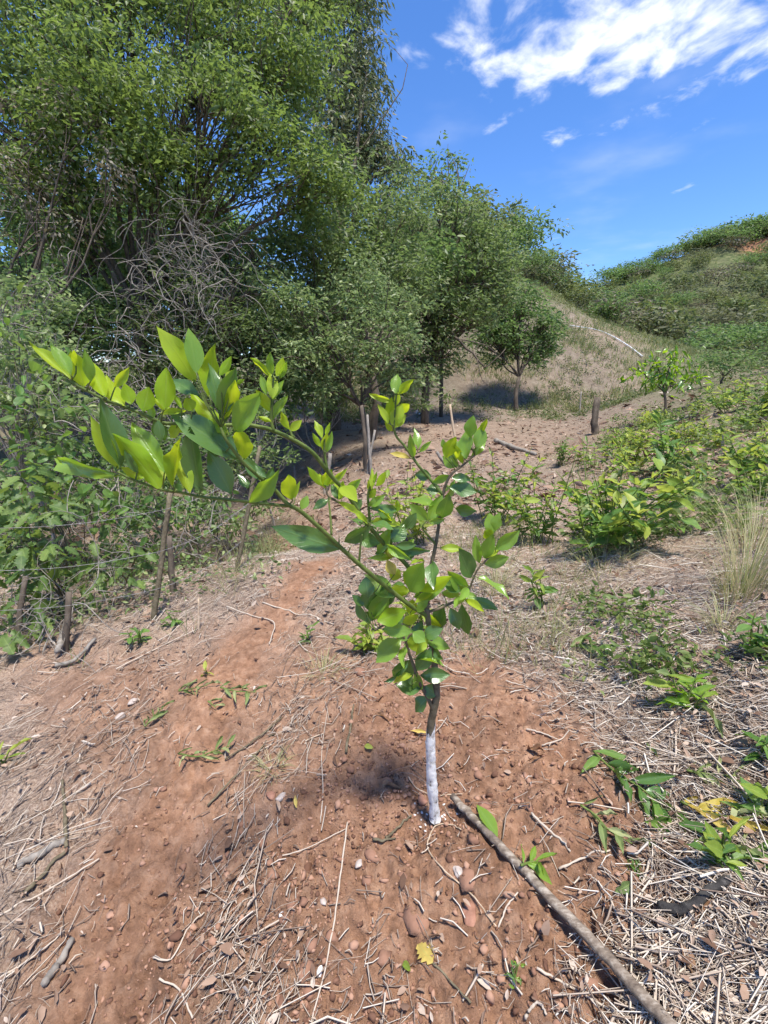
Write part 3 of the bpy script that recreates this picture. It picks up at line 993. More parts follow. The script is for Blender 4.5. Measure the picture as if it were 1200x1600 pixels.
low_herbs('slope_herbs', 'low green herbs creeping over the slope behind the clearing', 13000, 13, 44, -0.15, 0.75,
          lambda x, y: 0.9 * np.clip(0.30 + 1.9 * fbm(x / 2.2, y / 2.2, 3, 69) + 0.5 * sstep(y, 27, 33), 0, 1) * (y > 15) * (1 - bare(x, y)), 'scrub_a', 211, 0.10, 0.16, 12)
low_herbs('bank_herbs', 'low yellow-green herbs covering the top of the right bank', 5200, 3.4, 14, 0.28, 0.9,
          lambda x, y: 0.9 * np.clip(0.3 + 1.7 * fbm(x / 1.1, y / 1.1, 3, 73), 0, 1) * (x > 0.52 * y - 0.2) * (1 - bare(x, y)), 'crown_bright', 212, 0.065, 0.14, 11)
low_herbs('bank_foot_herbs', 'mixed small herbs growing through the straw on the near bank', 2600, 1.7, 4.2, 0.3, 0.95,
          lambda x, y: 0.85 * np.clip(-0.05 + 1.7 * fbm(x / 0.5, y / 0.5, 3, 79), 0, 1) * (x > 0.45 * y + 0.1) * (1 - bare(x, y)), 'crown_bright', 214, 0.042, 0.09, 10)
low_herbs('gully_herbs', 'small green herbs in the gully beside the path', 1500, 3.0, 12, -0.75, 0.02,
          lambda x, y: 0.8 * np.clip(0.1 + 1.6 * fbm(x / 0.9, y / 0.9, 3, 77), 0, 1) * (x < -0.8) * (1 - 0.7 * bare(x, y)), 'crown_grey', 213, 0.05, 0.15, 11)

# ------------------------------------------------------------------ trees
def gb(px, t, dz=0.0):                   # base on the terrain below an image column at depth t
    d = ray(px, 640)
    x, y = d[0] * t, d[1] * t
    return np.array([x, y, float(H(x, y)) + dz])


make_tree('broad_tree', 'huge bright green broad tree filling the upper left', gb(215, 8.2),
          [lob(60, 60, 7.6, 150), lob(210, 20, 8.2, 150), lob(350, 50, 7.8, 130), lob(450, 110, 7.8, 95), lob(30, 220, 7.2, 140),
           lob(170, 170, 7.2, 140), lob(320, 180, 7.2, 130), lob(430, 240, 7.6, 100), lob(500, 300, 8.0, 80), lob(-110, 120, 7.6, 150),
           lob(90, -110, 8, 170), lob(300, -110, 8.2, 170), lob(470, -40, 8.6, 110), lob(250, 280, 7.4, 90), lob(90, 320, 7.3, 90)],
          0.13, 'crown_bright', 0.105, 0.045, 36, 20, 0.33, 1, 0.45, 0.75, 0.42, twig_r=0.007, shell=0.35, visible_twigs=.5)
make_tree('drooping_tree', 'tall dark tree with drooping brownish leaves behind the broad tree', gb(520, 13),
          [lob(505, 40, 13, 85), lob(545, 95, 13, 60), lob(500, 150, 13, 80), lob(560, 200, 13, 60), lob(590, 245, 13, 45), lob(470, -70, 13, 110),
           lob(540, -40, 13, 70), lob(520, 250, 13, 80), lob(580, 70, 13, 34), lob(600, 290, 13, 45), lob(570, 130, 13, 48), lob(600, 225, 13, 42), lob(560, 20, 13, 50), lob(625, 255, 13.2, 26)],
          0.18, 'crown_dark', 0.19, 0.055, 16, 18, 0.42, 2, 0.95, 0.3, 0.45, twig_r=0.008, shell=0.3, visible_twigs=.1)
make_tree('olive_tree', 'dense olive green tree between the drooping tree and the spire', gb(575, 10.5),
          [lob(560, 330, 10.4, 85), lob(620, 360, 10.8, 75), lob(530, 410, 10, 85), lob(600, 430, 10.4, 80), lob(640, 440, 10.8, 60), lob(470, 370, 9.8, 85),
           lob(480, 440, 9.6, 75), lob(610, 300, 11, 55)],
          0.10, 'crown_olive', 0.13, 0.055, 22, 19, 0.36, 3, 0.4, 0.7, 0.5, twig_r=0.007, shell=0.4, visible_twigs=.5)
bl = lambda *p: [at(px, py, t) for px, py, t in p]
make_tree('leaning_tree', 'olive tree with a bare branch drooping over the clearing', gb(665, 15),
          [lob(700, 370, 15, 80), lob(650, 340, 15, 65), lob(745, 385, 15, 58), lob(770, 420, 15.2, 50), lob(720, 440, 14.6, 80), lob(680, 470, 14.4, 70),
           lob(768, 465, 15, 48), lob(735, 500, 14.4, 45), lob(650, 520, 14.4, 50), lob(795, 415, 16, 30), lob(690, 320, 15.2, 50), lob(640, 570, 14.6, 50), lob(690, 560, 14.8, 40), lob(600, 610, 14.6, 45)],
          0.13, 'crown_olive', 0.16, 0.068, 15, 18, 0.42, 4, 0.4, 0.7, 0.5, twig_r=0.012, shell=0.4,
          extra_limbs=[(bl((690, 500, 14.4), (715, 530, 14), (745, 560, 13.8), (760, 572, 13.8), (790, 545, 13.8)), 0.05, 0.012),
                       (bl((745, 560, 13.8), (752, 590, 13.6), (757, 598, 13.6)), 0.02, 0.006),
                       (bl((715, 530, 14), (760, 540, 13.8), (782, 562, 13.8)), 0.02, 0.006)])
make_tree('spire_tree', 'slender sparse tree whose feathery top stands against the sky', gb(690, 17),
          [lob(700, 225, 17, 22, 1.5), lob(690, 265, 17, 36), lob(660, 285, 17, 32), lob(725, 290, 17, 26), lob(690, 310, 17, 45), lob(715, 255, 17, 20),
           lob(672, 245, 17, 18)],
          0.07, 'crown_deep', 0.19, 0.09, 4.2, 10, 0.36, 5, 0.25, 0.7, 0.75, twig_r=0.014, shell=0.3, visible_twigs=1.2)
make_tree('silver_tree', 'pale grey-green small tree in front of the darker trees', gb(568, 8.6),
          [lob(560, 455, 8.4, 62), lob(620, 480, 8.4, 48), lob(510, 490, 8.0, 62), lob(575, 530, 8.0, 65), lob(630, 530, 8.4, 36), lob(520, 560, 8.0, 55),
           lob(455, 470, 7.8, 55), lob(590, 585, 8.2, 50), lob(450, 560, 7.8, 50), lob(635, 585, 8.6, 36), lob(510, 610, 8.2, 40)],
          0.07, 'crown_grey', 0.10, 0.044, 34, 18, 0.27, 6, 0.4, 0.8, 0.45, twig_r=0.007, shell=0.35)
make_tree('shade_tree', 'dark green twiggy tree low on the left under the broad tree', gb(90, 7.6),
          [lob(40, 400, 7.4, 90), lob(130, 470, 7.4, 80), lob(30, 500, 7.2, 80), lob(-70, 420, 7.2, 110), lob(150, 400, 8.4, 60), lob(80, 570, 7.6, 60)],
          0.08, 'crown_deep', 0.10, 0.045, 40, 17, 0.33, 7, 0.4, 0.75, 0.5, twig_r=0.008, shell=0.3, visible_twigs=.8)
make_tree('thicket_tree', 'dull green tangled tree behind the sapling leaves', gb(330, 8.2),
          [lob(290, 420, 8.0, 75), lob(360, 470, 7.8, 80), lob(260, 510, 8.0, 80), lob(400, 410, 8.6, 70), lob(420, 520, 7.8, 60), lob(330, 570, 7.8, 65),
           lob(220, 590, 7.8, 50), lob(400, 600, 8.0, 45)],
          0.08, 'crown_olive', 0.095, 0.042, 38, 16, 0.32, 8, 0.4, 0.75, 0.5, twig_r=0.008, shell=0.3, visible_twigs=1.2)
make_tree('backdrop_tree', 'deep green tree closing the gap behind the tangled trees', gb(380, 12.5),
          [lob(120, 470, 12.5, 125), lob(250, 410, 12.8, 115), lob(180, 360, 13, 90), lob(330, 360, 13, 80), lob(60, 380, 12.8, 90), lob(380, 480, 12.5, 110), lob(480, 520, 12.5, 90), lob(300, 570, 12, 90), lob(560, 480, 12.8, 90),
           lob(40, 560, 12, 90), lob(460, 600, 12.2, 50), lob(650, 420, 14, 70)],
          0.13, 'crown_deep', 0.22, 0.10, 17, 17, 0.5, 9, 0.4, 0.7, 0.5, twig_r=0.012, shell=0.3)
make_tree('small_tree', 'small round tree on a bare trunk at the edge of the clearing', gb(808, 18.4),
          [lob(800, 528, 18.4, 36), lob(848, 512, 18.2, 34), lob(868, 498, 18.4, 14), lob(752, 540, 18.4, 16), lob(822, 455, 18.4, 16), lob(768, 520, 18.4, 32), lob(815, 480, 18.4, 38), lob(860, 540, 18.4, 20), lob(775, 555, 18.4, 24),
           lob(835, 560, 18.4, 22), lob(785, 490, 18.4, 30)],
          0.09, 'crown_deep', 0.19, 0.075, 20, 16, 0.36, 10, 0.2, 0.8, 0.42, twig_r=0.012, shell=0.35, visible_twigs=1.2)

make_tree('creeper_tree', 'tree smothered in dull brownish creepers at the upper left edge', gb(20, 6.8),
          [lob(30, 250, 6.6, 75, 1.2), lob(110, 210, 6.6, 65, 1.2), lob(60, 340, 6.5, 65, 1.1), lob(180, 280, 6.6, 50, 1.2), lob(-60, 300, 6.6, 90), lob(10, 160, 6.8, 60), lob(130, 340, 6.6, 45)],
          0.07, 'scrub_c', 0.085, 0.032, 13, 15, 0.30, 12, 0.8, 0.4, 0.5, twig_r=0.006, shell=0.3, visible_twigs=1.2)
# trees and shrubs far up on the spur
def small_bush(name, label, base, w, h, mname, ll, seed, cat='shrub', group=None, nl=5, tw=7, per=12, trunk=0.05):
    r = np.random.default_rng(seed)
    base = np.asarray(base, float)
    lobes = []
    for i in range(nl):
        a = i / nl * 6.28 + r.uniform(-.4, .4)
        q = r.uniform(0.1, 0.3) * w
        lobes.append((base + [q * math.cos(a), q * math.sin(a), h * r.uniform(0.42, 0.72)], (w * 0.30, w * 0.30, h * r.uniform(.24, .34))))
    lobes.append((base + [0, 0, h * 0.75], (w * 0.25, w * 0.25, h * 0.24)))
    return make_tree(name, label, base, lobes, trunk, mname, ll, ll * 0.42, tw, per, w * 0.17, seed, 0.25, 0.8, 0.3, cat=cat, group=group,
                     shell=0.4, twig_r=trunk * 0.12, trunk_sides=6)


def far_at(px, t):
    d = ray(px, 500)
    x, y = d[0] * t, d[1] * t
    return np.array([x, y, float(H(x, y)) - 0.2])


small_bush('hilltop_tree', 'dark rounded tree high on the spur nearest the notch', far_at(880, 40), 6.0, 5.0, 'crown_deep', 0.30, 21, 'tree', None, 6, 2.2, 14, 0.12)
small_bush('hilltop_tree', 'taller dark tree on the spur left of the rounded tree', far_at(838, 43), 4.6, 5.6, 'crown_deep', 0.30, 22, 'tree', None, 6, 2.2, 14, 0.12)
small_bush('hilltop_tree', 'olive tree on the spur peeping over the leaning tree', far_at(800, 41), 4.4, 6.2, 'crown_olive', 0.30, 23, 'tree', None, 6, 2.2, 14, 0.12)
sb = small_bush('yellow_shrub', 'yellow-green shrub at the foot of the notch', far_at(915, 42), 3.6, 2.4, 'crown_bright', 0.22, 24, 'shrub', None, 5, 4, 12, 0.06)

# scrub on the two far slopes: copies of a few shrubs
protos = [small_bush('hill_shrub', 'round green shrub among the scrub of the far hillside', far_at(1010, 50), 3.4, 2.2, 'scrub_a', 0.24, 31, 'shrub', 'scrub on the far hillside', 5, 3.6, 12, 0.05),
          small_bush('hill_shrub', 'dull grey-green shrub among the scrub of the far hillside', far_at(1060, 52), 3.8, 1.9, 'scrub_b', 0.24, 32, 'shrub', 'scrub on the far hillside', 5, 3.6, 12, 0.05),
          small_bush('hill_shrub', 'brownish half-dry shrub among the scrub of the far hillside', far_at(1110, 47), 3.2, 1.7, 'scrub_c', 0.2, 33, 'shrub', 'scrub on the far hillside', 4, 3.6, 11, 0.05),
          small_bush('hill_shrub', 'darker green shrub among the scrub of the far hillside', far_at(1150, 55), 3.6, 2.6, 'crown_deep', 0.26, 34, 'shrub', 'scrub on the far hillside', 5, 3.4, 12, 0.05)]
r = np.random.default_rng(77)
placed = 0
tries = 0
spots = []
while placed < 232 and tries < 6000:
    tries += 1
    px = r.uniform(700, 1215) if r.random() < .35 else r.uniform(880, 1215); t = math.exp(r.uniform(math.log(30), math.log(86)))
    d = ray(px, 500)
    x, y = d[0] * t, d[1] * t
    g = float(g1f(x))
    if y < 29.5 or (y < 34 and g > 0.5 and r.random() < 0.75):
        continue
    if any((x - a) ** 2 + (y - b) ** 2 < (0.032 * t) ** 2 for a, b in spots):
        continue
    sc_ = at(1172, 384, 74)
    if abs(x - sc_[0]) < 3 and abs(y - sc_[1]) < 5:
        continue
    spots.append((x, y))
    k = int(r.choice(4, p=[0.42, 0.27, 0.13, 0.18]))
    z = float(H(x, y)) - 0.15
    s = r.uniform(0.95, 1.9)
    copy_tree(protos[k], (x, y, z), r.uniform(0, 6.28), (s * r.uniform(.9, 1.3), s * r.uniform(.9, 1.3), s * r.uniform(.7, 1.1)))
    placed += 1
for k in range(46):                                       # scrub along the upper part of the spur
    px, t = r.uniform(690, 985), r.uniform(28, 44)
    d = ray(px, 500)
    x, y = d[0] * t, d[1] * t
    z = float(H(x, y))
    if z < 4.6:
        continue
    s = r.uniform(0.4, 0.95)
    copy_tree(protos[int(r.choice(4, p=[0.4, 0.25, 0.1, 0.25]))], (x, y, z - 0.1), r.uniform(0, 6.28), (s, s, s * r.uniform(.8, 1.2)))
# skyline trees of the right hill
for i, (px, t, s, lb) in enumerate([
        (962, 80, 0.55, 'first small dark tree on the skyline right of the notch'),
        (990, 79, 0.8, 'feathery skyline tree second from the notch'),
        (1012, 79, 0.6, 'third skyline tree from the notch on the right hill'),
        (1042, 78, 1.0, 'fourth skyline tree from the notch on the right hill'),
        (1070, 78, 0.75, 'fifth skyline tree from the notch on the right hill'),
        (1094, 77, 1.25, 'broad skyline tree halfway up the right hill'),
        (1126, 77, 0.9, 'dark skyline tree just left of the red scarp'),
        (1150, 76, 1.5, 'skyline tree directly over the red scarp'),
        (1178, 76, 1.05, 'large skyline tree near the right edge'),
        (1202, 76, 1.5, 'skyline tree at the right edge of the picture')]):
    ref = protos[3] if i else None
    d = ray(px, 400)
    ts = np.linspace(55, 110, 200)
    zz = H(d[0] * ts, d[1] * ts)
    k = int(np.argmax((zz - CAM_H) / ts))                 # the ridge crest along that bearing
    x, y = d[0] * ts[k], d[1] * ts[k]
    c = copy_tree(protos[3], (x, y, zz[k] - 1.1 * s), i * 1.7, (1.9 * s, 1.9 * s, 1.5 * s ** .7), lb)
    c.name = 'skyline_tree'
    c['category'] = 'tree'
    c['group'] = 'skyline trees of the right hill'

r = np.random.default_rng(88)
for k in range(22):                                       # scrub merging along the crest
    px = r.uniform(930, 1215)
    d = ray(px, 400)
    ts = np.linspace(55, 110, 200)
    zz = H(d[0] * ts, d[1] * ts)
    j = max(0, int(np.argmax((zz - CAM_H) / ts)) - int(r.integers(0, 14)))
    s = r.uniform(0.8, 2.0)
    copy_tree(protos[int(r.choice([0, 3, 3, 1]))], (d[0] * ts[j], d[1] * ts[j], zz[j] - 0.5 * s), r.uniform(0, 6), (s * 1.2, s * 1.2, s * .8))

# young tree and dark shrub on the right bank
def young_tree():
    base = gb(1040, 8.6)
    root = empty('young_tree', base, 'young glossy-leaved tree on the right bank', 'tree')
    tk = MB()
    p = lambda px, py, dt=0: at(px, py, 8.6 + dt)
    stems = [[base, p(1040, 630), p(1036, 605), p(1030, 580, -.1), p(1022, 560, -.2)], [p(1038, 618), p(1050, 595), p(1060, 575, .2), p(1065, 560, .2)],
             [p(1037, 612), p(1015, 592, .2), p(1000, 580, .3), p(985, 578, .3)], [p(1036, 605), p(1045, 578, -.3), p(1048, 555, -.3)],
             [p(1044, 605), p(1075, 592), p(1095, 588)]]
    ends = []
    for i, s in enumerate(stems):
        q = smooth_path(s)
        tk.tube(q, np.linspace(0.03 if i == 0 else 0.014, 0.006, len(q)), 6)
        ends.append(q)
    mobj('trunk', tk.mesh('trunk', M['bark'], base), root)
    rr = np.random.default_rng(303)
    for i, q in enumerate(ends):
        lo = int(len(q) * (0.55 if i == 0 else 0.3))
        for k in range(46):
            b = q[int(rr.integers(lo, len(q)))] + rr.normal(0, 0.09, 3)
            a = norm(rr.normal(0, 1, 3) + [0, 0, 0.1])
            a[2] -= 0.3
            leaf(root, base, b, b + a * rr.uniform(0.12, 0.24), rr.normal(0, .5, 3) + [0, 0, 1], rr.uniform(0.05, 0.08),
                 'citrus_mid' if rr.random() < .6 else 'citrus_dark', 'lance')


young_tree()
small_bush('dark_shrub', 'low dark green shrub behind the young tree on the bank', gb(1120, 12.5), 1.9, 0.95, 'crown_deep', 0.11, 41, 'shrub', None, 6, 16, 12, 0.03)
small_bush('dark_shrub', 'dark shrub on the bank crest at the right edge', gb(1190, 12.5), 1.5, 0.95, 'crown_deep', 0.11, 42, 'shrub', None, 6, 16, 12, 0.03)
#==PART3==
# ------------------------------------------------------------------ left thicket
def vine_tangle(name, label, pts, n, ln, rad, seed, mname='bark_grey'):
    r = np.random.default_rng(seed)
    base = np.mean([p for p, s in pts], 0); base[2] = H(base[0], base[1])
    mb = MB()
    for i in range(n):
        c, s = pts[int(r.integers(len(pts)))]
        p = c + r.normal(0, s * 0.5, 3)
        d = norm(r.normal(0, 1, 3) + [0, 0, 0.3])
        P = [p]
        L_ = ln * r.uniform(0.5, 1.4)
        for k in range(7):
            d = norm(d + r.normal(0, 0.55, 3) + [0, 0, -0.16])
            p = p + d * L_ / 7
            P.append(p)
        q = smooth_path(P, 14)
        mb.tube(q, np.linspace(rad, rad * 0.35, len(q)) * r.uniform(0.5, 1.4), 4, cap=False)
    o = mobj(name, mb.mesh(name, M[mname], base), None, base)
    return tag(o, label, 'vine')


vine_tangle('bare_vine', 'pale bare vine tangle hanging in the middle of the thicket',
            [(at(290, 400, 7.0), .55), (at(330, 450, 6.9), .5), (at(250, 470, 7.0), .5), (at(310, 360, 7.2), .35)], 150, 1.2, 0.0065, 51)
vine_tangle('bare_vine', 'grey bare creepers hanging behind the upper sapling leaves',
            [(at(200, 560, 6.6), .4), (at(250, 610, 6.4), .4), (at(180, 500, 6.8), .4), (at(140, 640, 6.0), .4)], 70, 1.2, 0.007, 52)
vine_tangle('bare_vine', 'bare creepers over the bushes at the left edge',
            [(at(20, 520, 4.2), .3), (at(60, 600, 4.0), .3), (at(90, 680, 3.9), .3), (at(10, 330, 6.5), .5), (at(60, 420, 6.4), .5)], 50, 0.9, 0.005, 53)
vine_tangle('bare_vine', 'dry stems and twigs at the foot of the fence',
            [(at(130, 950, 2.7), .18), (at(60, 980, 2.5), .18), (at(200, 900, 3.0), .2), (at(300, 860, 3.5), .25), (at(330, 800, 4.0), .3), (at(180, 820, 3.4), .25)],
            110, 0.62, 0.0028, 54)


def shrub_mass(name, label, base, lobes, mname, ll, lw, tw, per, spray, seed, **kw):
    return make_tree(name, label, base, lobes, kw.pop('trunk', 0.02), mname, ll, lw, tw, per, spray, seed, kw.pop('droop', 0.25), 0.8, 0.25, cat='shrub',
                     bark=kw.pop('bark', 'bark_grey'), shell=0.2, twig_r=kw.pop('twig_r', 0.004), visible_twigs=kw.pop('vt', 2.5), tmpl=kw.pop('tmpl', 'hex'))


shrub_mass('thicket_shrub', 'small-leaved green shrub tangled around the near fence post', gb(235, 3.7),
           [lob(180, 760, 3.8, 65), lob(250, 800, 3.9, 50), lob(130, 720, 3.9, 60), lob(320, 800, 4.3, 50), lob(210, 850, 3.7, 50), lob(290, 750, 4.5, 45)],
           'crown_deep', 0.055, 0.034, 75, 10, 0.12, 61)
shrub_mass('thicket_shrub', 'pale leafy vine shrub at the left edge above the lobed leaves', gb(40, 4.0),
           [lob(30, 560, 4.1, 55), lob(60, 640, 4.0, 60), lob(10, 640, 3.8, 60), lob(100, 690, 4.0, 45), lob(-40, 560, 4.0, 60), lob(50, 710, 3.6, 55)],
           'crown_grey', 0.065, 0.036, 70, 10, 0.13, 62)
shrub_mass('thicket_shrub', 'brown withered shrub between the two fence posts', gb(320, 4.8),
           [lob(320, 810, 4.8, 50), lob(350, 770, 5.0, 45), lob(300, 760, 5.0, 40), lob(280, 850, 4.4, 40)],
           'scrub_c', 0.06, 0.03, 22, 9, 0.13, 63)
shrub_mass('thicket_shrub', 'dark shaded shrub under the big leaves at the left edge', gb(45, 3.1),
           [lob(40, 900, 3.1, 70), lob(90, 960, 3.0, 40), lob(10, 980, 2.9, 50), lob(-60, 900, 3.1, 80), lob(-70, 1000, 2.9, 60)],
           'crown_deep', 0.06, 0.038, 45, 9, 0.12, 64)
shrub_mass('thicket_shrub', 'green shrub in the gully behind the second fence post', gb(420, 6.0),
           [lob(415, 640, 6.0, 40), lob(380, 700, 5.6, 45), lob(450, 720, 6.2, 30), lob(330, 690, 5.8, 55), lob(250, 690, 5.6, 55), lob(190, 660, 5.6, 50)],
           'crown_deep', 0.075, 0.036, 34, 12, 0.18, 65)


shrub_mass('undergrowth_shrub', 'dark leafy undergrowth shrub at the foot of the silver tree', gb(500, 8.6),
           [lob(470, 610, 8.6, 36), lob(500, 640, 8.4, 30), lob(440, 650, 8.2, 36), lob(535, 620, 8.8, 34), lob(400, 640, 8.0, 36)],
           'crown_deep', 0.10, 0.045, 24, 13, 0.22, 66)
shrub_mass('undergrowth_shrub', 'olive undergrowth shrub below the leaning tree', gb(625, 12.5),
           [lob(610, 620, 12.5, 32), lob(650, 625, 12.5, 26), lob(580, 610, 12.2, 34), lob(690, 620, 13, 22)],
           'crown_olive', 0.13, 0.055, 14, 14, 0.3, 67)
shrub_mass('undergrowth_shrub', 'shaded undergrowth shrub behind the upper sapling branch', gb(300, 6.9),
           [lob(300, 620, 6.9, 50), lob(360, 640, 6.9, 46), lob(240, 650, 6.7, 50), lob(170, 600, 6.7, 55), lob(340, 580, 7.2, 50), lob(120, 650, 6.4, 50), lob(420, 690, 7.0, 30)],
           'crown_olive', 0.075, 0.033, 26, 12, 0.2, 68)
shrub_mass('undergrowth_shrub', 'twiggy undergrowth shrub at the left edge under the shade tree', gb(40, 6.2),
           [lob(40, 560, 6.2, 60), lob(-30, 600, 6.0, 70), lob(100, 560, 6.4, 50), lob(30, 480, 6.6, 60), lob(-40, 500, 6.4, 70)],
           'crown_grey', 0.075, 0.035, 24, 12, 0.2, 69)


shrub_mass('hedge_shrub', 'dense green hedge shrub behind the near fence post', gb(215, 4.9),
           [lob(200, 720, 5.0, 50), lob(150, 780, 4.9, 50), lob(230, 800, 4.8, 45), lob(270, 740, 5.1, 45), lob(180, 860, 4.6, 40), lob(250, 870, 4.5, 32), lob(300, 700, 5.4, 40)],
           'crown_deep', 0.07, 0.035, 46, 13, 0.17, 161)
shrub_mass('hedge_shrub', 'dense dull green hedge shrub behind the bend post', gb(360, 5.6),
           [lob(350, 730, 5.7, 45), lob(390, 740, 5.8, 35), lob(320, 780, 5.4, 45), lob(360, 810, 5.2, 35), lob(300, 850, 4.9, 36), lob(400, 790, 5.6, 26), lob(420, 710, 6.2, 30)],
           'crown_olive', 0.07, 0.035, 40, 13, 0.18, 162)
shrub_mass('hedge_shrub', 'dense pale green hedge shrub behind the lobed leaves', gb(70, 4.6),
           [lob(80, 800, 4.6, 55), lob(30, 860, 4.4, 55), lob(110, 870, 4.3, 45), lob(60, 720, 4.8, 55), lob(0, 760, 4.6, 55), lob(130, 920, 4.0, 36), lob(-40, 820, 4.4, 60), lob(80, 950, 3.8, 36)],
           'crown_grey', 0.075, 0.04, 44, 12, 0.17, 163)
shrub_mass('hedge_shrub', 'dark hedge shrub closing the gap under the thicket tree', gb(170, 8.6),
           [lob(170, 620, 8.6, 60), lob(80, 640, 8.6, 60), lob(0, 620, 8.4, 60), lob(260, 640, 8.8, 50), lob(340, 650, 9.0, 45), lob(-60, 640, 8.2, 60), lob(120, 560, 9.0, 55), lob(190, 550, 9.2, 50), lob(240, 570, 9.2, 45)],
           'crown_deep', 0.11, 0.05, 16, 14, 0.26, 164)


shrub_mass('hedge_shrub', 'tall pale climbing shrub at the left edge reaching into the trees', gb(10, 5.2),
           [lob(20, 520, 5.2, 55), lob(60, 460, 5.4, 50), lob(-20, 440, 5.2, 60), lob(90, 560, 5.2, 45), lob(30, 600, 5.0, 55), lob(110, 640, 5.0, 45), lob(-40, 560, 5, 60)],
           'crown_grey', 0.075, 0.04, 42, 12, 0.19, 165)
shrub_mass('edge_shrub', 'tangled yellow-green growth at the right edge on the bank', gb(1195, 4.6),
           [lob(1190, 690, 4.6, 40), lob(1225, 660, 4.6, 45), lob(1160, 720, 4.4, 30), lob(1210, 740, 4.2, 40), lob(1235, 700, 4.4, 45)],
           'crown_bright', 0.06, 0.03, 46, 10, 0.13, 166)


def lobed_shrub(name, label, base_px, t, spots, seed, size):
    """Shrub whose big lobed leaves are counted one by one."""
    r = np.random.default_rng(seed)
    base = gb(base_px, t)
    root = empty(name, base, label, 'shrub')
    for (px, py, tt, rpx, n) in spots:
        c = at(px, py, tt)
        sp = smooth_path([base + r.normal(0, .05, 3) * [1, 1, 0], base * .4 + c * .6 + r.normal(0, .08, 3), c], 10)
        mb = MB(); mb.tube(sp, np.linspace(0.009, 0.003, 10), 5)
        st = mobj('stem', mb.mesh('stem', M['twig_brown'], base), root)
        for k in range(n):
            o_ = r.normal(0, 1, 3); o_ = o_ / np.linalg.norm(o_) * (r.random() ** .5) * rpx * tt / F
            o_[2] *= .8
            b = c + o_
            a = norm(o_ + r.normal(0, .06, 3)) * [1, 1, .4] + [0, -0.25, -0.45]
            L_ = size * r.uniform(0.6, 1.25)
            leaf(st, base, b, b + norm(a) * L_, r.normal(0, .45, 3) + [0, -.45, .9], L_ * r.uniform(.62, .85), 'lobed', 'lobed')
    return root


lobed_shrub('lobed_shrub', 'big-leaved shrub with lobed leaves at the lower left edge', 30, 2.8,
            [(40, 850, 2.7, 60, 30), (20, 940, 2.6, 55, 26), (80, 880, 2.75, 50, 26), (-30, 880, 2.6, 70, 16), (60, 800, 2.9, 55, 26), (10, 1000, 2.45, 30, 14), (30, 760, 3.0, 55, 30)], 71, 0.125)
lobed_shrub('lobed_shrub', 'pale lobed-leaf spray hanging just left of the near fence post', 150, 3.1,
            [(190, 885, 3.0, 42, 26), (150, 900, 3.0, 36, 16), (215, 870, 3.05, 22, 14), (120, 860, 3.1, 40, 20)], 72, 0.095)


def broad_vine(name, label, base_px, t, spots, seed, size, m1, m2, shape='round'):
    r = np.random.default_rng(seed)
    base = gb(base_px, t)
    root = empty(name, base, label, 'vine')
    for (px, py, tt, rpx, n) in spots:
        c = at(px, py, tt)
        sp = smooth_path([base + r.normal(0, .1, 3) * [1, 1, 0], base * .5 + c * .5 + r.normal(0, .15, 3), c], 10)
        mb = MB(); mb.tube(sp, np.linspace(0.006, 0.002, 10), 5)
        st = mobj('stem', mb.mesh('stem', M['twig_brown'], base), root)
        for k in range(n):
            o_ = r.normal(0, .55, 3) * rpx * tt / F
            b = c + o_
            a = norm(r.normal(0, 1, 3)) * [1, 1, .5] + [0, -.1, -.5]
            L_ = size * r.uniform(.6, 1.3)
            leaf(st, base, b, b + norm(a) * L_, r.normal(0, .5, 3) + [0, -.4, .9], L_ * r.uniform(.55, .75), m1 if r.random() < .6 else m2, shape)


broad_vine('leafy_vine', 'climbing vine with heart leaves over the left thicket', 70, 3.6,
           [(30, 560, 3.6, 60, 30), (60, 620, 3.6, 60, 34), (30, 690, 3.5, 60, 36), (90, 720, 3.5, 55, 34), (130, 770, 3.5, 50, 34), (60, 770, 3.4, 60, 34),
            (180, 800, 3.5, 45, 34), (10, 820, 3.3, 40, 24), (10, 500, 3.8, 45, 20)], 73, 0.095, 'lobed', 'weed_green')
broad_vine('leafy_vine', 'sparse vine leaves on the fence right of the near post', 300, 3.9,
               [(290, 800, 3.9, 45, 22), (300, 860, 3.8, 30, 12), (340, 790, 4.2, 45, 16), (250, 770, 3.9, 40, 20)], 74, 0.075, 'weed_green', 'lobed')

# ------------------------------------------------------------------ posts, wire, stakes
def post(name, label, bpx, bpy, tpx, tpy, wpx, mname, seed, cat='post', t=None, group=None, taper=0.85):
    b = G(bpx, bpy) if t is None else np.array(at(bpx, bpy, t))
    d0 = ray(bpx, bpy)
    depth = b[1] / d0[1]
    tp = at(tpx, tpy, depth * 1.0)
    r = np.random.default_rng(seed)
    mb = MB()
    rad = wpx * depth / F / 2
    q = smooth_path([b - [0, 0, 0.12], b, b * .6 + tp * .4 + r.normal(0, rad * .35, 3), tp], 12, rad * 0.10, seed)
    prof = np.linspace(1.05, taper, 12) * (1 + r.normal(0, 0.05, 12))
    mb.tube(q, rad * prof, 9)
    mb.V[-1] += r.normal(0, rad * 0.06, mb.V[-1].shape)
    o = mobj(name, mb.mesh(name, M[mname], b), None, b)
    return tag(o, label, cat, group), b, tp


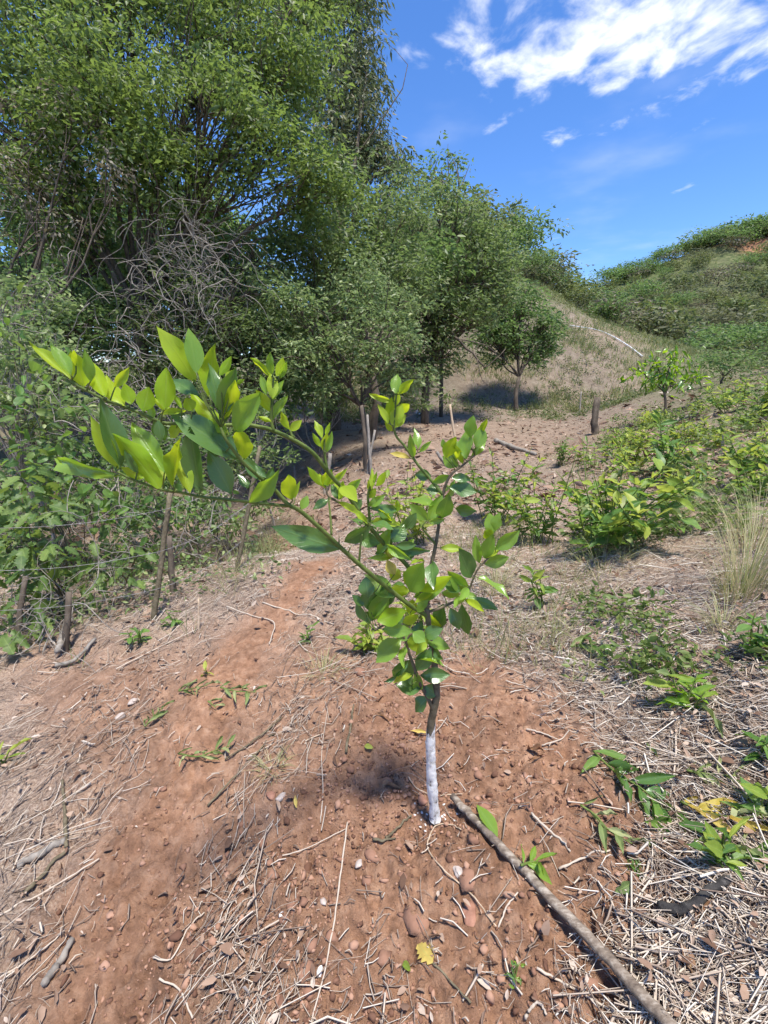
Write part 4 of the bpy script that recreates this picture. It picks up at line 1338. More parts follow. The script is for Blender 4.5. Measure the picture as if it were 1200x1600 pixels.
_, pb1, pt1 = post('fence_post', 'leaning brown fence post nearest the camera in the thicket', 240, 967, 266, 770, 9, 'twig_brown', 1)
_, pb2, pt2 = post('fence_post', 'leaning fence post at the bend of the path', 370, 893, 406, 697, 7, 'twig_brown', 2)
_, pb3, pt3 = post('fence_post', 'thick weathered grey post beside the silver tree', 570, 735, 565, 634, 7, 'bark', 3)
post('fence_post', 'thin split post right next to the thick weathered post', 580, 742, 574, 648, 5, 'bark_grey', 4)
post('fence_post', 'short slanting stake propped at the weathered posts', 574, 740, 586, 672, 4, 'bark_grey', 5, 'stake')
post('fence_post', 'short grey post in the gully below the sapling branch', 508, 770, 516, 708, 7, 'bark_grey', 6)
post('fence_post', 'dark stump leaning behind the near fence post', 271, 925, 264, 838, 10, 'bark', 7, 'stump')
post('wooden_stump', 'dark wooden stump standing alone in the clearing', 930, 678, 933, 622, 11, 'bark', 8, 'stump')
post('stake', 'thin pale stake standing in the clearing', 712, 688, 703, 632, 4, 'thread', 9, 'stake')
post('stake', 'dark broken stake above the right shoot of the sapling', 700, 727, 682, 706, 6, 'bark_grey', 10, 'stake')
post('stake', 'thin twig standing behind the lone stump', 906, 645, 908, 612, 2.5, 'bark_grey', 11, 'stake')
post('stake', 'small dry stalk stuck upright beside the path', 311, 988, 310, 935, 3.2, 'thread', 12, 'stake')
post('stake', 'thin grey stick behind the lime leaf in the gully', 460, 765, 460, 728, 3.5, 'bark_grey', 13, 'stake')
post('dead_trunk', 'dark dead trunk in the shade at the left edge', 102, 1020, 108, 925, 10, 'bark', 14, 'trunk')
post('dead_trunk', 'dark slim trunk behind the dead trunk at the left', 30, 1010, 40, 900, 9, 'bark', 15, 'trunk')


def wire_run(label, A, B, rad=0.0015, seed=0):
    r = np.random.default_rng(seed)
    P = np.linspace(0, 1, 18)[:, None]
    q = A[None] * (1 - P) + B[None] * P
    q[:, 2] -= 0.05 * np.sin(P[:, 0] * math.pi)
    mb = MB(); mb.tube(q, rad, 5)
    for k in range(2, 17, 2):                             # barbs
        c = q[k]
        for s in (-1, 1):
            v = r.normal(0, 1, 3); v = v / np.linalg.norm(v) * 0.016
            mb.tube(np.array([c - v, c, c + v]), rad * 0.7, 4)
    tag(mobj('barbed_wire', mb.mesh('barbed_wire', M['wire'], A), None, A), label, 'wire')


pL = at(-120, 1010, 2.1); pLt = at(-120, 800, 2.25)
for i, (h, nm) in enumerate(((0.25, 'lowest'), (0.55, 'middle'), (0.88, 'top'))):
    e1 = pb1 * (1 - h) + pt1 * h + np.array([0, -0.035, 0])
    e2 = pb2 * (1 - h) + pt2 * h + np.array([0, -0.03, 0])
    e3 = pb3 * (1 - h) + pt3 * h
    wire_run(nm + ' barbed wire strand left of the near fence post', pL * (1 - h) + pLt * h, e1, 0.0016, i)
    wire_run(nm + ' barbed wire strand between the near post and the bend post', e1, e2, 0.0016, 10 + i)


def ground_stick(name, label, pts_px, r0, r1, mname, cat='stick', lift=0.0, seed=0, sides=7, jit=0.15, ends=None):
    P = np.array([G(*p) for p in pts_px])
    P[:, 2] += lift + r0 * 0.8
    q = smooth_path(P, max(10, len(P) * 5), r0 * jit, seed)
    q[:, 2] = np.maximum(q[:, 2], H(q[:, 0], q[:, 1]) + r0 * 0.55)
    rr = np.linspace(r0, r1, len(q)) * (1 + 0.10 * np.random.default_rng(seed).normal(0, 1, len(q)))
    mb = MB(); mb.tube(q, rr, sides)
    o = mobj(name, mb.mesh(name, M[mname], P[0]), None, P[0])
    return tag(o, label, cat), q


# the big pole: its axis must be straight, so lay it by its two ends
A = G(706, 1262); B = G(1015, 1612)
A[2] += 0.022; B[2] += 0.02
ax = norm(B - A)
B2 = B + ax * 0.12
uu = np.linspace(0, 1, 60)[:, None]
ln_ = A[None] * (1 - uu) + B2[None] * uu
lift = float(np.max(H(ln_[:, 0], ln_[:, 1]) - ln_[:, 2])) + 0.004
A[2] += lift; B2[2] += lift
q = smooth_path([A, A * .7 + B2 * .3 + [0, 0, .004], A * .35 + B2 * .65 + [0.006, 0, .0], B2], 40, 0.0012, 3)
mb = MB()
rr = np.linspace(0.0105, 0.0125, 40) * (1 + 0.05 * np.random.default_rng(5).normal(0, 1, 40))
mb.tube(q, rr, 12)
o = mobj('wooden_pole', mb.mesh('wooden_pole', M['wood_stick'], A), None, A)
tag(o, 'long weathered wooden pole lying from the sapling foot to the bottom edge', 'pole')
nb = MB()
for kx in (9, 17, 27, 33):
    v = norm(np.random.default_rng(kx).normal(0, 1, 3) + [0, 0, 1.2])
    nb.tube(np.array([q[kx] + v * 0.007, q[kx] + v * 0.012 + ax * 0.004, q[kx] + v * 0.0145 + ax * 0.006]), [0.006, 0.004, 0.0015], 6)
mobj('knot', nb.mesh('knot', M['wood_stick'], A), o)

ground_stick('charred_branch', 'blackened burnt branch in the straw at lower right', [(1028, 1428), (1062, 1437), (1085, 1420), (1108, 1398), (1138, 1386)], 0.011, 0.008, 'char', 'branch', 0.010, 1, 9, 0.10)
ground_stick('grey_branch', 'thick broken grey branch at the left edge of the path', [(30, 1358), (66, 1340), (104, 1322)], 0.011, 0.010, 'bark_grey', 'branch', 0.004, 2, 8)
ground_stick('brown_twig', 'upright brown twig meeting the broken grey branch', [(99, 1226), (103, 1275), (106, 1332)], 0.0045, 0.006, 'twig_brown', 'twig', 0.012, 3)
ground_stick('brown_twig', 'brown twig lying just under the broken grey branch', [(40, 1400), (75, 1366), (108, 1334)], 0.006, 0.005, 'twig_brown', 'twig', 0.004, 4)
ground_stick('grey_branch', 'flat grey wood splinter at the lower left', [(74, 1545), (95, 1512), (116, 1474)], 0.010, 0.007, 'bark_grey', 'branch', 0.004, 5)
ground_stick('fallen_log', 'thin pale log lying across the clearing', [(774, 692), (800, 703), (836, 715)], 0.05, 0.035, 'bark_grey', 'log', 0.02, 6)
ground_stick('fallen_log', 'dark fallen log on the bank below the young tree', [(1065, 645), (1085, 634), (1094, 629)], 0.035, 0.03, 'char', 'log', 0.05, 7)
ground_stick('fallen_log', 'long grey log under the dark log on the bank', [(1050, 664), (1075, 656), (1092, 650)], 0.035, 0.025, 'bark_grey', 'log', 0.02, 8)
ground_stick('grey_branch', 'grey forked branch lying in the shade at the left', [(88, 1048), (118, 1040), (150, 1005)], 0.012, 0.009, 'bark_grey', 'branch', 0.02, 9)
ground_stick('grey_branch', 'grey stump end leaning against the dead trunk', [(93, 1030), (100, 1005), (108, 975)], 0.018, 0.016, 'bark_grey', 'branch', 0.03, 10)

ST = [('long straw stalk running straight down to the bottom edge', [(543, 1290), (531, 1380), (515, 1490), (487, 1600)], .0022, 0),
      ('short straw stalk bent towards the long straw', [(434, 1343), (480, 1328), (541, 1298)], .0015, 0),
      ('long pale stalk at the left edge under the broken branch', [(-5, 1440), (70, 1398), (156, 1346)], .0027, 0),
      ('long pale stalk crossing the lower left corner', [(-5, 1536), (50, 1505), (103, 1462)], .0025, 0),
      ('pale stalk rising steeply at the left edge', [(20, 1365), (40, 1325), (60, 1292)], .0020, 0),
      ('straw stalk on the path beside the white pebble', [(440, 1440), (395, 1470), (345, 1500)], .0018, 0),
      ('forked pale root at the bottom of the path', [(240, 1500), (270, 1502), (300, 1450), (320, 1430)], .0020, 0),
      ('pale root twig at the bottom centre left', [(250, 1535), (280, 1550), (302, 1595)], .0022, 0),
      ('pale stick lying over the path near the bend', [(410, 944), (460, 962), (522, 978)], .0038, 0),
      ('pale angled stick beside the bend of the path', [(354, 950), (395, 965), (428, 975), (421, 1010)], .0036, 0),
      ('long thin stick sloping along the left verge', [(182, 1048), (240, 1018), (310, 985)], .0035, 0),
      ('dark long stick lying along the path edge', [(325, 1262), (370, 1215), (430, 1150)], .0035, 1),
      ('grey bent stick on the straw ridge', [(440, 1125), (400, 1160), (352, 1190)], .0035, 1),
      ('dark upright stick at the edge of the dug soil', [(541, 1182), (548, 1140), (553, 1105)], .0042, 1),
      ('thin straw crossing the dug soil at left', [(501, 1290), (505, 1235), (503, 1180), (512, 1110)], .0014, 0),
      ('small dark twig left of the white trunk', [(603, 1313), (622, 1298), (643, 1280)], .0035, 1),
      ('short horizontal twig under the small dark twig', [(583, 1317), (600, 1317), (618, 1315)], .0033, 1),
      ('curling pale root below the white trunk foot', [(672, 1308), (668, 1330), (690, 1360), (735, 1400), (775, 1452)], .0020, 2),
      ('pale root arching over the lime crumbs', [(672, 1308), (682, 1294), (705, 1294), (720, 1302)], .0018, 2),
      ('pale root thread left of the white trunk', [(638, 1218), (650, 1236), (672, 1245)], .0015, 2),
      ('pale root thread right of the white trunk', [(688, 1248), (705, 1246), (722, 1247)], .0015, 2),
      ('pale straw rising from under the pole', [(778, 1455), (790, 1425), (808, 1402)], .0020, 0),
      ('broken reed on the soil right of the sapling', [(830, 1275), (860, 1305), (890, 1338)], .0034, 0),
      ('straw stalk lying across the right soil edge', [(822, 1142), (845, 1148), (870, 1160)], .0024, 0),
      ('pale straw angled on the right soil edge', [(846, 1170), (875, 1160), (905, 1145)], .0022, 0),
      ('upper pale straw at the top of the dug soil', [(784, 1043), (815, 1056), (848, 1068)], .0022, 0),
      ('second pale straw at the top of the dug soil', [(790, 1066), (825, 1078), (862, 1092)], .0026, 0),
      ('tall straw crossing the cut shoot at right', [(1056, 1140), (1053, 1200), (1045, 1255)], .0026, 0),
      ('pale reed splinter under the cut shoot', [(1040, 1280), (1022, 1330), (1002, 1388)], .0034, 0),
      ('straw running from the soil to the wilted shoot', [(872, 1365), (910, 1350), (952, 1335)], .0024, 0),
      ('thin straw lying near the single green leaf', [(922, 1425), (945, 1465), (975, 1505)], .0020, 0),
      ('second thin straw lying near the single green leaf', [(952, 1410), (970, 1450), (995, 1490)], .0020, 0),
      ('pale straw at the bottom beside the pole', [(838, 1517), (890, 1550), (965, 1597)], .0024, 0),
      ('short stalk under the yellow leaf', [(676, 1510), (700, 1535), (735, 1572)], .0024, 1),
      ('straw stalk at the bottom right corner', [(1040, 1440), (1110, 1455), (1200, 1500)], .0028, 0),
      ('long reed lying flat at the right bottom', [(1020, 1560), (1090, 1590), (1140, 1603)], .0034, 0),
      ('folded straw at the bottom edge left of the pole', [(820, 1600), (830, 1578), (842, 1572), (853, 1590)], .0026, 0)]
for i, (lb, pts, rd, c) in enumerate(ST):
    ground_stick('dry_stalk' if c == 0 else ('twig' if c == 1 else 'root'), lb, pts, rd * 1.15, rd * 0.8, ['straw', 'twig_brown', 'thread'][c],
                 ['stalk', 'twig', 'root'][c], 0.006, 40 + i, 6, 0.25)

# white water pipe up on the spur
pp = np.array([G(*p) for p in [(890, 512), (905, 514), (925, 517), (945, 523), (965, 533), (985, 546), (1003, 560)]])
pp[:, 2] += 0.10
mb = MB(); mb.tube(smooth_path(pp), 0.028, 8)
tag(mobj('water_pipe', mb.mesh('water_pipe', M['white_pipe'], pp[0]), None, pp[0]), 'white water pipe running down the far slope', 'pipe')
p0 = G(655, 649)
mb = MB(); V, q_, la, lo = leaf_grid(0.9, 0.8, 1.6, 'round', 4)
mb.add(V * [0.45, 0.34, 0.5] + p0 + [-.2, 0, .08], [q_])
tag(mobj('plastic_scrap', mb.mesh('plastic_scrap', M['white_pipe'], p0), None, p0), 'white crumpled plastic scrap at the back of the clearing', 'scrap')


# ------------------------------------------------------------------ stones
def stone(name, label, px, py, wpx, hpx, mname, seed, flat=0.6, cat='stone', group=None):
    p = G(px, py)
    dep = p[1] / ray(px, py)[1]
    r = np.random.default_rng(seed)
    v, f = ico()
    vv, ff = [v], f
    mid = {}
    v2 = list(v); f2 = []
    for a, b, c in f:
        idx = []
        for i, j in ((a, b), (b, c), (c, a)):
            k = (min(i, j), max(i, j))
            if k not in mid:
                m = (v[i] + v[j]) / 2; mid[k] = len(v2); v2.append(m / np.linalg.norm(m))
            idx.append(mid[k])
        f2 += [[a, idx[0], idx[2]], [b, idx[1], idx[0]], [c, idx[2], idx[1]], idx]
    v2 = np.array(v2)
    if mname in ('clod', 'lime_crumb'):                   # angular crumbs
        v2, f2 = v.copy(), f
    v2 = v2 * (1 + r.normal(0, 0.2 if len(v2) == 12 else 0.13, (len(v2), 1)))
    cut = norm(r.normal(0, 1, (9, 3)))
    for c in cut:                                         # flat facets
        d = v2 @ c
        over = d > 0.62
        v2[over] -= np.outer(d[over] - 0.62, c)
    w = wpx * dep / F / 2; h = hpx * dep / F / 2
    a = r.uniform(-.6, .6)
    v2 = v2 * [w, h * 1.15, min(w, h) * flat]
    v2 = v2 @ np.array([[math.cos(a), math.sin(a), 0], [-math.sin(a), math.cos(a), 0], [0, 0, 1]])
    me = np_mesh(name, v2, [np.array(f2)], M[mname], {'rnd': np.full(len(v2), 0.55)}, False)
    return tag(mobj(name, me, None, p + [0, 0, min(w, h) * flat * (0.15 if mname == 'clod' else 0.4)]), label, cat, group)


for i, (lb, px, py, w, h, m, fl) in enumerate([
        ('flat reddish stone slab below the sapling', 733, 1435, 30, 46, 'stone_red', .35),
        ('large red clod at the lower left of the dug soil', 476, 1517, 30, 44, 'clod', .7),
        ('red clod directly below the large clod', 483, 1555, 24, 30, 'clod', .7),
        ('rounded red clod above the large clod', 484, 1480, 22, 24, 'clod', .8),
        ('pinkish pebble on the dug soil left of the pole', 561, 1354, 14, 16, 'stone_pale', .7),
        ('tan pebble beside the curling root', 715, 1366, 20, 17, 'stone_pale', .7),
        ('tiny white pebble on the soil at left', 440, 1430, 9, 9, 'lime_crumb', .8),
        ('pale pebble next to the long straw', 505, 1410, 12, 13, 'stone_pale', .8),
        ('grey pebble on the left verge of the path', 187, 1122, 19, 14, 'stone_pale', .7),
        ('dark red pebble in the middle of the path', 254, 1236, 16, 12, 'clod', .8),
        ('brown stone half buried on the straw ridge', 424, 1245, 22, 15, 'stone_red', .6),
        ('pale chip beside the half buried stone', 438, 1248, 14, 20, 'stone_pale', .6),
        ('round dark clod at the back edge of the dug soil', 560, 1052, 22, 22, 'clod', .9),
        ('red clod right of the white trunk', 757, 1262, 26, 20, 'stone_red', .8),
        ('red clod leaning at the white trunk foot', 660, 1254, 16, 22, 'stone_red', .8),
        ('brown clod behind the curved bark flake', 606, 1225, 24, 18, 'clod', .8),
        ('red clod near the small clods right of the trunk', 747, 1215, 20, 17, 'clod', .8),
        ('dark clod under the pole at the trunk foot', 718, 1268, 12, 12, 'char', .8),
        ('pale stone on the path at the left', 208, 1100, 20, 14, 'stone_pale', .6),
        ('large crusted soil lump below the trunk', 652, 1440, 70, 54, 'clod', .16),
        ('smooth soil lump left of the pole', 735, 1375, 56, 42, 'clod', .14),
        ('soil lump at the left of the white trunk', 580, 1340, 40, 26, 'clod', .4),
        ('red clod under the long straw', 517, 1465, 26, 24, 'clod', .6),
        ('soil lump at the bottom centre', 600, 1500, 36, 26, 'clod', .4),
        ('red clod at the right of the pale pebble', 575, 1380, 22, 18, 'clod', .7),
        ('red clod near the smooth soil lump', 630, 1372, 20, 18, 'clod', .7),
        ('dark clod at the left soil edge', 410, 1320, 20, 18, 'clod', .8),
        ('clod at the left soil edge below the dark clod', 425, 1370, 24, 18, 'clod', .8),
        ('clod beside the tiny white pebble', 455, 1420, 20, 18, 'clod', .8),
        ('white chip in the lower left soil', 500, 1520, 14, 22, 'lime_crumb', .5)]):
    stone('soil_clod' if m == 'clod' else 'pebble', lb, px, py, w, h, m, 500 + i, fl, 'clod' if m == 'clod' else 'stone')
r = np.random.default_rng(9)
for i in range(26):                                       # crumbs of lime round the trunk foot
    a = r.uniform(0, 6.28); q = abs(r.normal(0, 22)) + 8
    px, py = 681 + q * math.cos(a) * 1.1, 1282 + q * 0.55 * math.sin(a)
    stone('lime_crumb', 'small white lime crumb spilled at the trunk foot', px, py, r.uniform(3, 8), r.uniform(3, 6), 'lime_crumb', 600 + i, .8, 'crumb',
          'lime crumbs at the trunk foot')
#==PART4==
# ------------------------------------------------------------------ weeds with leaves of their own
def weed(name, label, bpx, bpy, wpx, hpx, nst, npair, leafpx, m1, m2, seed, shape='citrus', cat='plant', group=None, ratio=0.45, lean=0.0, t=None, max_leaf=300):
    r = np.random.default_rng(seed)
    base = G(bpx, bpy) if t is None else gb(bpx, t)
    dep = base[1] / ray(bpx, bpy)[1] if t is None else t
    root = empty(name, base, label, cat, group)
    k = dep / F
    if cat == 'bush':
        wpx, hpx, npair = wpx * 1.2, hpx * (1.05 if hpx > 150 else 1.3), npair + 2
        leafpx = leafpx * (0.95 if hpx > 150 else 0.8)
    count = 0
    lx, ly = (lean, 0) if lean else (r.normal(0, .06 if cat == 'bush' else .22), r.normal(0, .05 if cat == 'bush' else .15))
    for s in range(nst):
        a = r.uniform(0, 6.28)
        rad = wpx * k * 0.5 * (r.random() ** 0.5) * 0.85
        hh = hpx * k * r.uniform(0.55, 1.0) * (1 - 0.35 * (rad / (wpx * k * 0.5 + 1e-6)) ** 2)
        top = base + [math.cos(a) * rad + lx * hh, math.sin(a) * rad * 0.8 + ly * hh, hh]
        st0 = base + r.normal(0, 1, 3) * [wpx * k * .08, wpx * k * .08, 0]
        st0[2] = H(st0[0], st0[1]) - 0.01
        sp = smooth_path([st0, st0 * .45 + top * .55 + r.normal(0, .03, 3) * hh, top], 9)
        mb = MB(); mb.tube(sp, np.linspace(0.0045, 0.0018, 9) * (leafpx * k / 0.1) ** .5, 5)
        st = mobj('stem', mb.mesh('stem', M['twig_green'], base), root)
        for p_ in range(npair):
            u = 0.30 + 0.70 * (p_ + 0.6 * r.random()) / npair
            c = sp[min(8, int(u * 8))] + r.normal(0, .006, 3)
            az = p_ * 1.57 + r.uniform(-.4, .4)
            for sg in (0, math.pi):
                if count >= max_leaf:
                    break
                d = np.array([math.cos(az + sg), math.sin(az + sg), r.uniform(-.55, .75) + (0.5 if p_ >= npair - 1 else 0)])
                L_ = leafpx * k * r.uniform(.4, 1.2)
                young = r.random() < (u - 0.2)
                leaf(st, base, c, c + norm(d) * L_, r.normal(0, .35, 3) + [0, 0, 1] - d * .3, L_ * ratio * r.uniform(.7, 1.2), 'wilted' if r.random() < .07 else (m1 if young else m2), shape)
                count += 1
    return root


weed('leafy_bush', 'largest broad-leaved bush on the straw right of the sapling', 945, 855, 270, 170, 24, 6, 36, 'weed_lime', 'weed_green', 1, cat='bush', ratio=.5)
weed('leafy_bush', 'yellow-green bush directly behind the right shoot of the sapling', 645, 850, 150, 105, 16, 6, 22, 'weed_lime', 'weed_lime', 2, cat='bush', ratio=.45)
weed('leafy_bush', 'mid green bush left of the largest bush', 775, 812, 125, 95, 12, 6, 26, 'weed_lime', 'weed_green', 3, cat='bush', ratio=.4)
weed('leafy_bush', 'small yellow-green bush touching the left of the largest bush', 842, 850, 130, 92, 12, 5, 26, 'weed_lime', 'weed_green', 4, cat='bush')
weed('leafy_bush', 'yellow-green bush behind the largest bush', 985, 740, 110, 70, 9, 5, 20, 'weed_lime', 'weed_lime', 5, cat='bush')
weed('leafy_bush', 'broad-leaved upright bush right behind the largest bush', 1040, 750, 80, 85, 7, 5, 26, 'weed_green', 'weed_green', 6, cat='bush')
weed('leafy_bush', 'dark tufted bush at the edge of the clearing', 876, 728, 44, 40, 9, 5, 11, 'weed_green', 'weed_green', 7, 'lance', 'bush')
weed('leafy_bush', 'yellow-green bush at the right edge below the bank crest', 1165, 755, 95, 75, 9, 5, 26, 'weed_lime', 'weed_green', 8, cat='bush')
weed('leafy_bush', 'leafy bush on the bank crest at the right', 1140, 645, 90, 42, 9, 4, 17, 'weed_lime', 'weed_green', 9, cat='bush')
weed('leafy_bush', 'leafy bush at the far right on the bank crest', 1195, 655, 70, 55, 8, 4, 20, 'weed_lime', 'weed_green', 10, cat='bush')
weed('leafy_bush', 'low bush on the bank left of the young tree', 1005, 668, 80, 30, 8, 4, 13, 'weed_lime', 'weed_lime', 11, cat='bush')
weed('leafy_bush', 'low bush on the bank right of the fallen logs', 1100, 690, 80, 38, 8, 4, 16, 'weed_lime', 'weed_lime', 12, cat='bush')
weed('leafy_bush', 'low pale bush beside the lone stump', 960, 700, 70, 34, 8, 4, 13, 'weed_lime', 'weed_green', 13, cat='bush')
weed('leafy_bush', 'small bush above the dark tufted bush', 920, 735, 60, 40, 6, 4, 15, 'weed_lime', 'weed_green', 14, cat='bush')
weed('weed', 'pale upright sprig in the straw right of the sapling', 848, 945, 42, 78, 3, 5, 26, 'weed_lime', 'weed_green', 15)
weed('weed', 'lime green sprig on the straw at the right', 1075, 1115, 110, 75, 4, 3, 46, 'weed_lime', 'citrus_mid', 16)
weed('weed', 'blue-green weed at the right edge by the grass clump', 1182, 1030, 70, 90, 4, 4, 40, 'weed_green', 'weed_green', 17)
weed('weed', 'upright pale green sprig in the lower right', 1122, 1345, 70, 62, 3, 3, 50, 'weed_lime', 'weed_green', 18)
weed('weed', 'yellow-green weed cut off by the right edge', 1196, 1282, 60, 60, 3, 3, 42, 'weed_lime', 'weed_green', 19)
weed('weed', 'broad leaves of a weed at the right edge under the sprig', 1196, 1180, 50, 46, 3, 3, 40, 'weed_green', 'weed_green', 20)
weed('weed', 'pale weed behind the lower leaves of the sapling', 575, 1020, 90, 60, 7, 5, 24, 'weed_lime', 'weed_lime', 21, 'lance')
weed('weed', 'yellowish weed behind the sapling stem', 655, 985, 70, 60, 6, 5, 20, 'weed_lime', 'weed_lime', 22, 'lance')
weed('weed', 'green weed between the left branch and the soil', 575, 850, 60, 60, 6, 5, 20, 'weed_green', 'weed_green', 23, 'lance')
weed('seedling', 'tiny dark green seedling left of the pole at the bottom', 800, 1535, 36, 38, 3, 3, 15, 'citrus_dark', 'citrus_mid', 24, 'round')
weed('seedling', 'small seedling at the foot of the near fence post', 212, 1008, 46, 40, 4, 3, 16, 'weed_green', 'weed_green', 25, 'round')
weed('seedling', 'small green seedling right of the near fence post', 275, 978, 34, 30, 3, 3, 14, 'weed_green', 'weed_green', 26, 'round')
weed('seedling', 'small seedling in the straw at the path bend', 478, 1005, 26, 34, 3, 3, 13, 'weed_green', 'weed_green', 27, 'round')
weed('seedling', 'thin single seedling standing on the path', 325, 1055, 14, 22, 1, 2, 15, 'weed_green', 'weed_lime', 28)
weed('seedling', 'small tufted weed beside the wilted shoot', 992, 1362, 30, 28, 5, 4, 10, 'weed_green', 'weed_green', 29, 'lance')
weed('seedling', 'yellow-green leaf tuft cut by the left edge', -2, 1192, 36, 22, 2, 2, 30, 'weed_lime', 'weed_lime', 30)
# more weeds strewn over the bank, alike
r = np.random.default_rng(4)
nW = 0
while nW < 26:
    px, py = r.uniform(930, 1200), r.uniform(590, 800)
    p = G(px, py)
    if p[1] > 13 or p[0] < 0.5 * p[1]:
        continue
    d_ = p[1]
    weed('bank_weed', 'small yellow-green weed among others on the right bank', px, py, 300 / d_, 190 / d_, 4, 4, 75 / d_, 'weed_lime',
         'weed_green' if r.random() < .5 else 'weed_lime', 700 + nW, group='weeds on the right bank')
    nW += 1


def grass_clump(name, label, bpx, bpy, hpx, n, seed, spread=0.45, wpx=60):
    r = np.random.default_rng(seed)
    b = G(bpx, bpy); dep = b[1] / ray(bpx, bpy)[1]; k = dep / F
    mb = MB()
    for i in range(n):
        a = r.uniform(0, 6.28)
        o_ = np.array([math.cos(a), math.sin(a), 0]) * wpx * k * .5 * r.random() ** .5
        s = b + o_ * .6; s[2] = H(s[0], s[1]) - .005
        d = norm(np.array([math.cos(a), math.sin(a), 0]) * spread * r.random() + r.normal(0, .12, 3) + [0, 0, 1])
        L_ = hpx * k * r.uniform(.45, 1.1)
        P = [s]
        for j in range(5):
            d = norm(d + [0, 0, -.13 * j * r.uniform(.4, 1.2)] + np.array([math.cos(a), math.sin(a), 0]) * .10)
            P.append(P[-1] + d * L_ / 5)
        P = np.array(P)
        sd = norm(np.cross(d, [0, 0, 1]) + 1e-6)
        w = np.linspace(1, .1, 6)[:, None] * r.uniform(.0009, .0022)
        V = np.concatenate([P - sd * w, P + sd * w])
        f = np.array([[j, j + 1, j + 7, j + 6] for j in range(5)])
        mb.add(V, [f], float(np.clip(r.normal(.72, .22), 0, 1)))
    tag(mobj(name, mb.mesh(name, M['grass'], b), None, b), label, 'grass clump')


grass_clump('grass_clump', 'tall pale seeding grass clump at the right edge', 1160, 930, 190, 230, 1, .45, 110)
grass_clump('grass_clump', 'feathery grass clump right of the sapling stem', 775, 925, 95, 120, 2, .8)
grass_clump('grass_clump', 'fine grass clump at the right edge below the crest', 1180, 850, 140, 200, 3, .6, 120)
grass_clump('grass_clump', 'dry grass clump spilling into the gully at the path bend', 425, 852, 110, 120, 4, 1.2)
grass_clump('grass_clump', 'drooping grass at the right edge by the blue-green weed', 1130, 985, 90, 80, 5, .9)
grass_clump('grass_clump', 'dry grass at the foot of the largest bush', 940, 890, 70, 120, 6, 1.3, 130)
grass_clump('grass_clump', 'fine grass clump beside the small left bush', 1080, 800, 90, 90, 7, .8)
grass_clump('grass_clump', 'grass clump at the edge of the dug soil on the left', 425, 1205, 40, 60, 8, 1.3)
grass_clump('grass_clump', 'short grass tuft behind the dug soil', 505, 1055, 50, 60, 9, 1.2)
grass_clump('grass_clump', 'dry tuft near the dark stake in the clearing', 735, 735, 40, 60, 10, .8)

# ------------------------------------------------------------------ cut and fallen leaves
def fallen_leaf(name, label, b, t_, wpx, mname, seed, shape='citrus', k=None, lift=0.012, tilt=0.25):
    r = np.random.default_rng(seed)
    B_, T_ = G(*b), G(*t_)
    dep = B_[1] / ray(*b)[1]
    B_[2] += lift; T_[2] += lift * 1.6
    n = np.array([0, -.25, 1.0]) + r.normal(0, tilt, 3)
    o = leaf(None, (0, 0, 0), B_, T_, n, wpx * dep / F, mname, shape, k, name)
    return tag(o, label, 'leaf')


fallen_leaf('fallen_leaf', 'single green leaf leaning on the pole near the trunk', (776, 1321), (744, 1275), 26, 'citrus_mid', 1, k=0, lift=.03)
fallen_leaf('fallen_leaf', 'yellow fallen leaf near the bottom centre', (676, 1512), (650, 1478), 32, 'leaf_yellow', 2, 'lobed', 2)
fallen_leaf('fallen_leaf', 'single pale green leaf lying flat on the right soil', (985, 1388), (966, 1410), 20, 'wilted', 3, k=2)
fallen_leaf('fallen_leaf', 'small pale green leaf scrap left of the yellow leaf', (630, 1512), (641, 1528), 15, 'weed_lime', 4, 'round', 1)
fallen_leaf('fallen_leaf', 'pale dry leaf touching the top of the white band', (668, 1150), (642, 1149), 11, 'leaf_yellow', 5, k=4)
fallen_leaf('fallen_leaf', 'curved brown bark flake left of the white trunk', (598, 1233), (642, 1233), 11, 'dry_leaf', 6, k=5)
fallen_leaf('fallen_leaf', 'brown curled leaf on the right soil', (848, 1184), (818, 1168), 20, 'dry_leaf', 7, k=5, lift=.02)
fallen_leaf('fallen_leaf', 'second brown curled leaf on the right soil', (822, 1195), (850, 1186), 14, 'dry_leaf', 8, k=4)
fallen_leaf('fallen_leaf', 'large brown leaf at the right edge of the straw', (1195, 1200), (1172, 1180), 26, 'dry_leaf', 9, 'round')
fallen_leaf('fallen_leaf', 'red-brown leaf near the right edge', (1150, 1240), (1172, 1222), 22, 'dry_leaf', 10)
fallen_leaf('fallen_leaf', 'long grey leaf in the straw at the lower right', (1060, 1480), (1092, 1545), 20, 'dry_leaf', 11, 'lance')
fallen_leaf('fallen_leaf', 'brown leaf beside the charred branch', (1088, 1440), (1118, 1412), 18, 'dry_leaf', 12)
fallen_leaf('fallen_leaf', 'broad grey leaf in the lower right straw', (1150, 1560), (1190, 1530), 32, 'dry_leaf', 13, 'round')
fallen_leaf('fallen_leaf', 'tiny pale green leaf scrap left of the trunk', (570, 1172), (582, 1177), 8, 'weed_lime', 14, 'round')
fallen_leaf('fallen_leaf', 'pale curled leaf bit on the dug soil left of the clod', (464, 1270), (462, 1252), 8, 'leaf_yellow', 15)
fallen_leaf('fallen_leaf', 'crumpled dry leaf by the dug soil hollow', (590, 1120), (622, 1135), 9, 'dry_leaf', 16, k=5)
fallen_leaf('fallen_leaf', 'dry brown leaf at the left verge under the seedling', (200, 1052), (222, 1050), 12, 'dry_leaf', 17)
fallen_leaf('fallen_leaf', 'small pale leaf on the straw beside the cut shoot', (1008, 1170), (1026, 1190), 12, 'wilted', 18)


